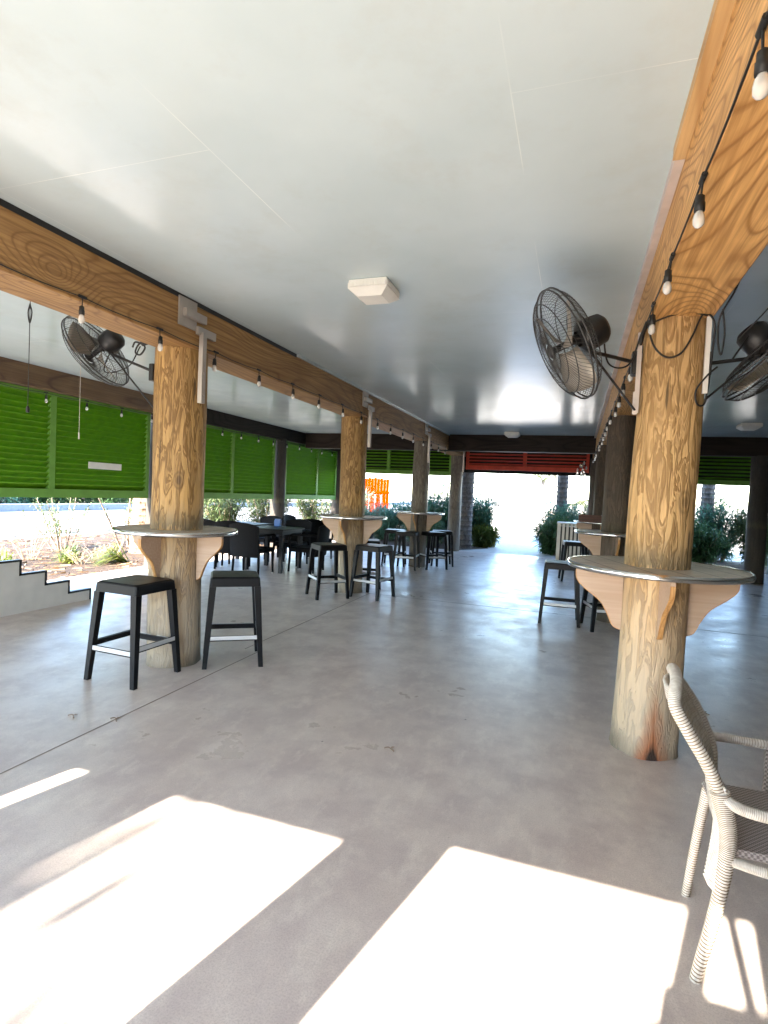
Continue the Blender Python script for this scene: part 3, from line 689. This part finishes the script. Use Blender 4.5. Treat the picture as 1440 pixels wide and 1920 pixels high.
# ------------------------------------------------------------------ cream woven armchair (right foreground)
t = thing('rattan_armchair', 'cream woven rattan armchair cut by the right edge of the view', 'armchair', (.46, 2.1, 0))
O = Vector((.46, 2.1, 0))
def wrapped(pts, r, name, mat=m_cream, pitch=.0085, parent=None, n=10):
    P = [Vector(p) - O for p in pts]
    L = sum((b - a).length for a, b in zip(P[:-1], P[1:])); N = max(8, int(L / pitch) * 4)
    c = bez(P, N); rr = []
    for i in range(len(c)):
        q = (0, .8, 1, .8)[i % 4]; base = r if not hasattr(r, '__len__') else r[0] + (r[1] - r[0]) * i / len(c)
        rr.append(.93 * base * (1, 1.0, 1.0, .89)[i % 4])
    mm = MB(); mm.tube(c, rr, n, True, None, True); o = mm.build(name, mat, parent or t)
    if mat == m_cream:
        o.data.materials.append(m_grooveShade)
        mi = [1 if (k // n) % 4 == 2 else 0 for k in range(len(mm.f))]
        mi[-2:] = [0, 0]; o.data.polygons.foreach_set('material_index', mi)
    return o
wrapped([(.425, 1.895, 0), (.462, 1.885, .22), (.482, 1.88, .40), (.480, 1.88, .50), (.455, 1.885, .60)], (.018, .030), 'leg')
wrapped([(.466, 2.30, 0), (.49, 2.30, .22), (.515, 2.30, .42)], (.016, .02), 'leg')
bk = MB()
nearS = bez([(.482, 1.885, .47), (.455, 1.885, .60), (.415, 1.885, .68), (.365, 1.89, .76), (.325, 1.905, .83), (.328, 1.94, .868)], 60)
farS = bez([(.535, 2.30, .44), (.52, 2.30, .56), (.49, 2.30, .65), (.45, 2.30, .73), (.40, 2.28, .80), (.365, 2.24, .845)], 60)
for i in range(1, 60):
    for (dz, ) in ((0,),):
        a = nearS[i] - O; b = farS[i] - O; mid = (a + b) / 2 + Vector((-.028, 0, .0))
        if i % 2 == 0: mid = mid + Vector((.004, 0, 0))
        bk.tube([a, a * .5 + mid * .5 + Vector((-.009, 0, 0)), mid, b * .5 + mid * .5 + Vector((-.009, 0, 0)), b], .0075, 6)
bk.build('backrest', m_cream, t)
wrapped([(.455, 1.885, .60), (.415, 1.885, .68), (.365, 1.89, .76), (.325, 1.905, .83), (.328, 1.94, .868), (.34, 2.0, .885), (.35, 2.1, .885), (.358, 2.2, .87), (.372, 2.26, .84), (.40, 2.285, .80), (.45, 2.30, .73), (.49, 2.30, .65), (.52, 2.30, .56), (.525, 2.30, .44)], .021, 'back_frame')
# flaring panel between stile and leg
pn = MB()
for i in range(34):
    z = .30 + i * .0095; x = .455 + .03 * math.sin((z - .3) / .32 * PI); w = .012 + .035 * math.sin((z - .30) / .32 * PI)
    pn.tube([Vector((x + .01, 1.872, z)) - O, Vector((x - .01, 1.888, z + .012)) - O, Vector((x - .02 , 1.888 + w * 1.6, z + .03)) - O], .0062, 6)
pn.build('side_panel', m_cream, t)
wrapped([(.462, 1.875, .585), (.52, 1.868, .565), (.62, 1.865, .56), (.80, 1.865, .565), (.98, 1.87, .57)], .0185, 'armrest')
wrapped([(.505, 2.31, .61), (.58, 2.33, .605), (.75, 2.34, .60), (1.0, 2.34, .60)], .0185, 'armrest')
wrapped([(.485, 1.875, .405), (.62, 1.868, .395), (.98, 1.87, .395)], .0165, 'seat_rail')
wrapped([(.98, 1.87, 0), (.985, 1.87, .3), (.98, 1.87, .56)], .019, 'leg')
wrapped([(1.0, 2.34, 0), (1.0, 2.34, .3), (1.0, 2.34, .60)], .019, 'leg')
s = MB(); s.bbox(.50 - .46, 1.0 - .46, 1.885 - 2.1, 2.33 - 2.1, .41, .435, .008); s.build('seat', m_weave, t)
s = MB(); s.box(.70 - .46, .99 - .46, 2.335 - 2.1, 2.35 - 2.1, .30, .585); s.build('side_panel', m_weave, t)

# ------------------------------------------------------------------ black dining sets on the left
def make_dchair():
    t = thing('rattan_chair', '', 'chair', group='black rattan dining chairs')
    m = MB(); m.bbox(-.25, .25, -.24, .24, .36, .44, .02); m.build('seat', m_rattanB, t)
    m = MB(); n = 12; vs = []
    for z in (.30, .86):
        for i in range(n + 1):
            a = (i / n - .5) * 2; vs.append((a * .27, -.27 - .05 * (1 - a * a) - (z - .3) * .12, z - .05 * a * a * (z > .5)))
        for i in range(n + 1):
            a = (i / n - .5) * 2; vs.append((a * .27, -.235 - .05 * (1 - a * a) - (z - .3) * .12, z - .05 * a * a * (z > .5)))
    N = n + 1; fs = []
    for i in range(n):
        fs += [(i, i + 1, 2 * N + i + 1, 2 * N + i), (N + i + 1, N + i, 3 * N + i, 3 * N + i + 1), (2 * N + i, 2 * N + i + 1, 3 * N + i + 1, 3 * N + i), (i + 1, i, N + i, N + i + 1)]
    fs += [(0, 2 * N, 3 * N, N), (n, N + n, 3 * N + n, 2 * N + n)]
    m.add(vs, fs, False); m.build('backrest', m_rattanB, t)
    for sx in (-1, 1):
        m = MB(); m.tube(bez([(sx * .26, -.27, .66), (sx * .28, 0, .66), (sx * .27, .2, .64), (sx * .25, .22, .42)], 16), .02, 8); m.build('armrest', m_rattanB, t)
        for y in (-.22, .21):
            m = MB(); m.tube([(sx * .235, y, .37), (sx * .245, y * 1.05, .012)], [.024, .019], 8); lg = m.build('leg', m_rattanB, t)
            m = MB(); m.lathe([(.017, 0), (.017, .012)], 10, Matrix.Translation((sx * .245, y * 1.05, 0))); m.build('glide', m_wht, lg)
    return t
dc = make_dchair()
tabs = [(-5.02, 8.65, 0, 'black square dining table nearest the middle post'), (-5.95, 9.1, 0, 'black square dining table closest to the left shutters'), (-5.0, 11.0, 0, 'black dining table farthest back by the shutters')]
def make_dtable():
    t = thing('dining_table', '', 'table', group='black square dining tables')
    m = MB(); m.bbox(-.40, .40, -.40, .40, .715, .745, .006); m.build('tabletop', m_black, t)
    m = MB(); m.box(-.36, .36, -.36, .36, .65, .714); m.build('apron', m_black, t)
    for sx, sy in ((-1, -1), (1, -1), (1, 1), (-1, 1)):
        m = MB(); m.box(sx * .34 - .03, sx * .34 + .03, sy * .34 - .03, sy * .34 + .03, 0, .649); m.build('leg', m_black, t)
    return t
dt = make_dtable()
for i, (x, y, a, lb) in enumerate(tabs): place(dt, i == 0, (x, y, 0), a, lb)
dch = [(-5.62, 8.30, 20, 'black rattan chair nearest us with its back turned, right of the left golden post'),
       (-6.15, 8.40, 5, 'black rattan chair at the left end of the dining group, partly behind the golden post'),
       (-5.05, 8.05, 0, 'black rattan chair in front of the nearest dining table'),
       (-4.42, 8.75, 95, 'black rattan chair on the right side of the nearest dining table'),
       (-5.05, 9.32, 182, 'black rattan chair behind the nearest dining table'),
       (-6.0, 9.85, 175, 'black rattan chair against the shutters, behind the left dining table'),
       (-4.38, 10.9, 85, 'black rattan chair right of the farthest dining table'),
       (-5.0, 10.35, 5, 'black rattan chair in front of the farthest dining table'),
       (-5.7, 11.0, -90, 'black rattan chair left of the farthest dining table')]
for i, (x, y, a, lb) in enumerate(dch): place(dc, i == 0, (x, y, 0), math.radians(a), lb)
m = MB(); m.bbox(-.06, .06, -.03, .03, 0, .11, .006)
m.box(-.05, .05, -.02, .02, .111, .135)
tag(m.build('napkin_box', paint('blue_plastic', (.06, .18, .55), .4), None, (-5.1, 8.9, .746)), 'small bright blue box standing on the dining table', 'box')

# ------------------------------------------------------------------ stepped white panel at the left edge
t = thing('stepped_panel', 'low white stepped stair side with black edging at the left edge', 'stair side', (-5.5, 5.14, 0))
poly = [(-1.9, 0), (0, 0), (0, .115), (-.3, .115), (-.3, .255), (-.6, .255), (-.6, .40), (-.9, .40), (-.9, .55), (-1.2, .55), (-1.2, .69), (-1.9, .69)]
m = MB(); M4 = Matrix.Rotation(PI / 2, 4, 'Z'); m.prism(poly, .04, M4); m.build('panel', m_wht, t)
m = MB(); w = .022
for (a, b) in zip(poly[1:-1], poly[2:]):
    x0, x1 = sorted((a[0], b[0])); z0, z1 = sorted((a[1], b[1]))
    if x1 - x0 < .01: m.box(-.028, .028, x0, x0 + w, z0, z1 + .0, None)
    else: m.box(-.028, .028, x0, x1 + w, z0, z0 + w, None)
m.build('edging', m_blackm, t)

# ------------------------------------------------------------------ white slatted box by the entrance
t = thing('slatted_bin', 'white slatted bin beside the entrance bush on the right', 'bin', (-.05, 13.6, 0))
m = MB(); m.box(-.28, .42, -.25, .25, .02, .86); m.build('liner', m_blackm, t)
m = MB()
for k in range(9): m.box(-.30 + k * .088, -.30 + k * .088 + .052, -.285, -.262, 0, .92)
for k in range(6): m.box(-.322, -.30, -.27 + k * .095, -.27 + k * .095 + .055, 0, .92)
m.build('slats', m_wht, t); m = MB(); m.box(-.335, .50, -.30, .28, .922, .95); m.build('lid', m_wht, t)

# ------------------------------------------------------------------ plants
def leaf(m, p, d, L, w, droop=.2):
    d = d.normalized(); sd = d.cross(Vector((0, 0, 1)))
    if sd.length < .05: sd = Vector((1, 0, 0))
    sd = sd.normalized() * w / 2; mid = p + d * L * .5; tip = p + d * L + Vector((0, 0, -droop * L)); nrm = sd.cross(d).normalized() * w * .25
    m.add([p, mid + sd + nrm, tip, mid - sd + nrm, mid], [(0, 1, 4), (1, 2, 4), (2, 3, 4), (3, 0, 4)])
def shrub(x, y, h, rx, ry, nst, nl, L, w, mat, label, name='shrub', group='shrubs around the shelter', z0=0, seed=1, spread=1.0, stemr=.012, cat='shrub', base=.15, root=.25):
    rnd = random.Random(seed); t = thing(name, label, cat, (x, y, z0 - .04), 0, group)
    st_, lf = MB(), MB()
    for i in range(nst):
        a = rnd.uniform(0, 2 * PI); q = math.sqrt(rnd.random()); hh = h * rnd.uniform(.65, 1.0) * (1 - .25 * q * q)
        bx, by = rx * root * q * math.cos(a), ry * root * q * math.sin(a); tx, ty = rx * q * math.cos(a) * spread, ry * q * math.sin(a) * spread
        pts = bez([(bx, by, 0), ((bx + tx) * .45 + rnd.uniform(-.05, .05), (by + ty) * .45, hh * .5), (tx, ty, hh)], 8)
        st_.tube(pts, [stemr * (1 - .08 * k) for k in range(9)], 5)
        for k in range(nl):
            f = rnd.uniform(base, 1.0); j = min(int(f * 8), 7); p = pts[j].lerp(pts[j + 1], f * 8 - j)
            d = Vector((rnd.gauss(0, 1), rnd.gauss(0, 1), rnd.gauss(.35, .6)))
            leaf(lf, p + d.normalized() * rnd.uniform(0, L * .8), d, L * rnd.uniform(.6, 1.3), w * rnd.uniform(.7, 1.2))
    st_.build('stems', m_twig, t); lf.build('foliage', mat, t); return t
# left bed
shrub(-9.9, 8.6, 1.25, .95, .8, 14, 60, .10, .028, m_leafG, 'thin sparse shrub in the left bed with pale leaves', seed=3, stemr=.014, base=.35)
shrub(-9.6, 10.0, 1.5, .9, .8, 9, 80, .11, .028, m_leafG, 'sparse leaning shrub with two trunks in the left bed', seed=4, stemr=.03, base=.3)
shrub(-9.2, 7.3, .9, .5, .4, 12, 8, .08, .02, m_twig, 'bare twiggy bush in the left bed', 'twig_bush', seed=5, stemr=.007)
for i, (x, y, h) in enumerate(((-8.5, 8.1, .35), (-8.1, 7.4, .3), (-7.9, 8.9, .3), (-9.2, 6.6, .4))):
    shrub(x, y, h, .35, .25, 10, 6, .08, .015, m_straw if i % 2 else m_twig, ('dry brush clump beside the leaning grass', 'dry brush clump nearest the stair side', 'dry brush clump near the round table edge', 'dry brush clump at the far left of the bed')[i], 'dry_brush', 'dry brush in the bed', seed=20 + i, stemr=.006)
def tuft(x, y, n, L, label, lean, seed, mat=m_leafY):
    rnd = random.Random(seed); m = MB()
    for i in range(n):
        a = rnd.uniform(0, 2 * PI); d = Vector((math.cos(a) * .5 + lean[0], math.sin(a) * .5 + lean[1], rnd.uniform(.2, 1.0))).normalized()
        p0 = Vector((rnd.gauss(0, .06), rnd.gauss(0, .06), -.04)); l = L * rnd.uniform(.5, 1.1); w = .012; sd = d.cross(Vector((0, 0, 1))).normalized() * w
        p1 = p0 + d * l * .5; p2 = p0 + d * l + Vector((0, 0, -l * .35)); m.add([p0 - sd, p0 + sd, p1 + sd, p1 - sd, p2], [(0, 1, 2, 3), (3, 2, 4)])
    tag(m.build('grass_tuft', mat, None, (x, y, 0)), label, 'grass tuft', 'grass tufts in the left bed')
tuft(-7.75, 8.0, 110, .75, 'long bright grass tuft leaning over beside the round table', (-.5, -.8), 1)
tuft(-8.35, 7.4, 60, .35, 'small grass tuft in the middle of the left bed', (0, -.3), 2)
tuft(-8.9, 6.6, 50, .45, 'pale grass tuft beside the stair side panel', (.2, -.3), 5)
tuft(-8.9, 7.9, 70, .5, 'green tuft under the bare twiggy bush', (-.2, -.2), 6, m_leafG)
tuft(-9.0, 8.9, 40, .4, 'thin pale grass tuft near the two trunks', (0, 0), 3, m_straw)
# litter
m = MB(); rnd = random.Random(9)
for i in range(2600):
    x = rnd.uniform(-12.2, -7.0); y = rnd.uniform(4.5, 15); a = rnd.uniform(0, PI); L = rnd.uniform(.04, .2) * rnd.choice((.5, 1, 1.4)); w = rnd.uniform(.006, .018)
    dx, dy = math.cos(a) * L, math.sin(a) * L; nx, ny = -math.sin(a) * w, math.cos(a) * w; z = -.035 + rnd.uniform(0, .03)
    m.add([(x, y, z), (x + nx, y + ny, z + .006), (x + dx + nx, y + dy + ny, z + rnd.uniform(0, .03)), (x + dx, y + dy, z)], [(0, 1, 2, 3)])
tag(m.build('leaf_litter', leafmat('litter', (.09, .05, .025), (.18, .115, .06), .1)), kind='stuff', label='dry fallen leaves and twigs covering the left bed', cat='leaf litter')
m = MB(); m.tube([(-8.6, 8.75, -.02), (-9.3, 9.6, .12), (-9.6, 9.9, .22)], [.03, .028, .02], 8)
tag(m.build('fallen_branch', m_twig), 'fallen branch lying in the left bed near the round table', 'branch')
m = MB(); m.box(-13.4, -13.0, -20, 60, -.05, .07); tag(m.build('kerb', m_path), kind='structure')
m = MB(); m.box(-22.6, -22.0, -20, 120, -.05, .25)
tag(m.build('low_wall', paint('pale_wall', (.14, .17, .24), .8)), 'low pale wall along the far side of the road', 'wall')
def palm(x, y, h, r, label, mat, crown=True, nf=16, fl=1.8, seed=1, cmat=m_leafY, flare=1.25, group='palm trees'):
    rnd = random.Random(seed); t = thing('palm_tree', label, 'palm tree', (x, y, -.05), 0, group)
    m = MB(); n = 22; rings = int(h / .045); vs = []
    for i in range(rings + 1):
        z = h * i / rings; rr = r * (1 + (flare - 1) * math.exp(-z * 2.2)) * (1 + (.06 if i % 3 == 0 else -.03))
        for k in range(n):
            a = 2 * PI * k / n; q = 1 + .09 * mnoise.noise(Vector((math.cos(a) * 4 + seed, math.sin(a) * 4, z * 6)))
            vs.append((rr * q * math.cos(a) + .03 * math.sin(z * .8), rr * q * math.sin(a), z))
    m.add(vs, [(i * n + k, i * n + (k + 1) % n, (i + 1) * n + (k + 1) % n, (i + 1) * n + k) for i in range(rings) for k in range(n)], False)
    m.build('trunk', mat, t)
    if crown:
        c = MB()
        for i in range(nf):
            a = 2 * PI * i / nf + rnd.uniform(-.2, .2); up = rnd.uniform(-.3, .9); l = fl * rnd.uniform(.8, 1.1)
            pts = bez([(0, 0, h), (math.cos(a) * l * .45, math.sin(a) * l * .45, h + l * .35 * up + .15), (math.cos(a) * l, math.sin(a) * l, h + l * (up * .4 - .35))], 14)
            c.tube(pts, [.018 * (1 - k / 16) for k in range(15)], 4)
            for k in range(2, 15):
                d0 = (pts[min(k + 1, 14)] - pts[k - 1]).normalized(); sd = d0.cross(Vector((0, 0, 1))).normalized()
                for s_ in (-1, 1):
                    for u in (0, .5):
                        p = pts[k - 1].lerp(pts[k], u); leaf(c, p, sd * s_ + d0 * .7 + Vector((0, 0, -.1)), fl * .26 * (1 - abs(k - 8) / 14), .035, .25)
        c.build('crown', cmat, t)
    return t
palm(-8.6, 9.35, 4.5, .19, 'shaggy brown palm trunk seen under the left shutter beside the golden post', m_trunk, True, seed=2, cmat=m_leafG)
palm(-2.98, 15.75, 5, .19, 'grey palm trunk on the left side of the bright entrance', m_trunkg, True, seed=3, cmat=m_leafD)
palm(-.42, 17.0, 5, .155, 'rough palm trunk rising from the bush right of the entrance', m_trunkg, True, seed=5, cmat=m_leafD)
palm(3.42, 17.5, 4.5, .17, 'bluish palm trunk behind the right far window opening', m_trunkg, True, seed=6, cmat=m_leafD)
for i, (x, y, h, lb) in enumerate(((-2.35, 42, 2.9, 'sunlit palm with low yellow crown, leftmost across the lot'), (-1.55, 41, 3.3, 'sunlit palm across the lot nearest the entrance palm trunk'), (-.15, 44, 1.2, 'short yellow palm right of the entrance palm trunk'), (1.0, 46, 1.5, 'small yellow palm at the right end of the entrance view'), (-7.2, 34, 3.4, 'distant palm seen between the far left posts'))):
    palm(x, y, h, .14, lb, m_trunkg, True, 14, 1.5, 30 + i, m_leafF, group='distant palms across the lot')
# bushes beyond the left side
for i, (x, y, h, lb) in enumerate(((-8.6, 12.2, 1.7, 'tall leafy shrub outside the shutter just right of the golden post'), (-8.3, 13.8, 1.8, 'leafy shrub outside between the two far left shutters'), (-8.0, 16.4, 1.9, 'dense shrub outside the farthest left shutter'), (-7.6, 18.6, 1.9, 'shrub just beyond the left corner post'))):
    shrub(x, y, h, .95, .9, 34, 110, .17, .034, (m_leafG, m_leafG, m_leafG, m_leafB)[i], lb, seed=40 + i, stemr=.012, base=.3)
names = ('farthest left', 'second from the left', 'behind the twiggy bush', 'behind the two trunks', 'right of the two trunks', 'left of the palm trunk', 'behind the palm trunk', 'right of the palm trunk', 'beyond the golden post')
for i in range(9):
    y = 14.5 + i * 3.1
    shrub(-24.2 - (i % 3) * .6, y, 1.9 + .35 * ((i * 7) % 4) / 3, 1.6, 1.7, 40, 110, .34, .10, (m_leafD, m_leafB, m_leafD)[i % 3], 'shrub beyond the road, ' + names[i], seed=50 + i, group='shrubs beyond the road', base=.0, root=.95)
# bushes beyond the far side
far = [(-5.6, 16.6, 1.0, .75, m_leafB, 'low bush below the orange fence'), (-4.7, 17.2, 1.35, .8, m_leafB, 'bush between the orange fence and the far table post'),
       (-3.75, 16.9, 1.75, .7, m_leafB, 'tall blue green bush between the two far left posts'), (-6.5, 16.2, .8, .6, m_leafG, 'low bush right behind the middle table'),
       (-4.1, 15.6, .7, .55, m_leafD, 'small dark bush at the edge of the slab by the far table'), (-2.72, 17.0, 1.5, .36, m_leafB, 'narrow bush right of the left entrance trunk'),
       (-2.55, 16.6, .55, .34, m_leafY, 'yellow green low plant at the foot of the left entrance trunk'),
       (-.50, 15.7, .95, .46, m_leafD, 'dense dark bush at the right side of the entrance path'), (-.35, 16.6, 1.25, .52, m_leafB, 'blue green bush around the right entrance palm trunk'),
       (.35, 17.4, 1.2, .6, m_leafG, 'pale bush right of the entrance palm trunk'), (3.0, 16.3, .95, .6, m_leafD, 'dark bush right behind the foreground table'),
       (3.75, 17.6, 1.7, .65, m_leafB, 'leafy bush filling the right far window opening'), (4.5, 16.8, 1.5, .5, m_leafG, 'bright bush beside the black right post'), (2.2, 17, 1.5, .7, m_leafD, 'bush hidden mostly by the right foreground post')]
for i, (x, y, h, r_, mt_, lb) in enumerate(far):
    shrub(x, y, h * 1.15, r_ * 1.2, r_ * 1.1, int(34 + 44 * r_), 110, .18, .040, mt_, lb, seed=70 + i, stemr=.008, base=.1)

# ------------------------------------------------------------------ things outside
t = thing('orange_fence', 'bright orange wooden fence panel with a scalloped top outside', 'fence', (-7.85, 20.0, 0))
m = MB()
for k in range(9):
    x = k * .125; h = 2.02 - .05 * abs(k - 3.5) / 4 - (.03 if k % 2 else 0)
    if k in (2, 4, 6):
        m.box(x, x + .115, -.012, .012, 0, .62); m.box(x, x + .04, -.012, .012, .622, 1.35); m.box(x + .08, x + .115, -.012, .012, .622, 1.35); m.box(x, x + .115, -.012, .012, 1.352, h)
    else: m.box(x, x + .115, -.012, .012, 0, h)
m.build('pickets', m_orange, t)
m = MB()
for z in (.55, 1.40): m.box(-.02, 1.15, -.04, -.013, z, z + .09)
m.build('rails', m_orange, t)
m = MB(); m.tube([(0, 0, 0), (0, 0, 3.9)], .06, 8); m.tube([(0, 0, 3.85), (.9, 0, 4.0)], .04, 6)
tag(m.build('lamp_pole', paint('pole_grey', (.02, .02, .022), .7), None, (-8.85, 60, 0)), 'tall thin lamp pole across the lot seen through the entrance', 'lamp post')
t = thing('shade_rack', 'small blue grey metal frame above the bush left of the entrance', 'frame', (-3.75, 22, 0))
m = MB()
for x in (0, .3): m.box(x - .02, x + .02, -.02, .02, 0, 1.78)
m.box(-.04, .34, -.03, .03, 1.7, 1.78); m.build('posts', paint('blue_grey_metal', (.12, .18, .2), .5), t)
m = MB()
for k in range(5): m.box(.03 + k * .055, .05 + k * .055, -.01, .01, 1.2, 1.69)
m.build('bars', paint('blue_grey_metal_bars', (.12, .18, .2), .5), t)
# parked car far away
t = thing('parked_car', 'dark car parked far across the lot', 'car', (-12.8, 90, 0), 0)
m = MB(); prof = [(0, .35), (.05, .75), (.9, .88), (1.5, 1.32), (2.9, 1.36), (3.7, .95), (4.3, .88), (4.4, .4)]
m.prism(prof, 1.7); m.build('body', paint('car_paint', (.015, .017, .022), .5), t)
for x in (.85, 3.5):
    for y in (-.8, .8):
        m = MB(); m.lathe([(.33, -.1), (.33, .1)], 18, Matrix.Translation((x, y, .33)) @ Matrix.Rotation(PI / 2, 4, 'X')); m.build('wheel', m_cable, t)
m = MB(); m.prism([(1.15, .9), (1.6, 1.27), (2.8, 1.3), (3.4, .95)], 1.72); m.build('window', paint('car_glass', (.03, .04, .05), .1), t)
t = thing('pavilion', 'low distant building with a pale green roof across the lot', 'building', (-8.6, 82, 0))
m = MB(); m.box(0, 5.4, 0, 4, 0, .8); m.build('wall', m_wht, t)
m = MB(); m.hexa([(-.3, -.4, .8), (5.7, -.4, .8), (5.7, 4.4, .8), (-.3, 4.4, .8), (.6, 1.8, 1.5), (4.8, 1.8, 1.5), (4.8, 2.2, 1.5), (.6, 2.2, 1.5)]); m.build('roof', paint('green_roof', (.05, .16, .12), .7), t)
t = thing('rail_fence', 'thin rail fence under the distant palms', 'fence', (-3.2, 39, 0))
m = MB()
for k in range(8): m.box(k * .6, k * .6 + .05, 0, .05, -.05, .75)
m.build('posts', m_twig, t); m = MB(); m.box(0, 4.3, .01, .04, .6, .66); m.box(0, 4.3, .01, .04, .3, .35); m.build('rails', m_twig, t)
# floor debris: a few dry leaves and scraps
rnd = random.Random(5)
for i, (x, y, lb) in enumerate(((-2.86, 2.55, 'curled dry leaf on the floor in front of the left stool'), (-2.6, 2.62, 'second small dry scrap on the floor in front of the left stool'), (-.95, 2.95, 'tiny dark scrap on the open floor in the middle'), (.9, 4.4, 'dark scrap on the floor right of the foreground post'))):
    m = MB(); L = .035
    m.tube(bez([(0, 0, .003), (L * .6, L * .3, .008), (L * 1.2, 0, .004), (L * 1.8, -L * .5, .003)], 10), .0035, 5); leaf(m, Vector((L, 0, .006)), Vector((.4, .6, .05)), .035, .016, 0)
    tag(m.build('dry_leaf', m_twig, None, (x, y, 0)), lb, 'leaf', 'dry scraps on the floor')
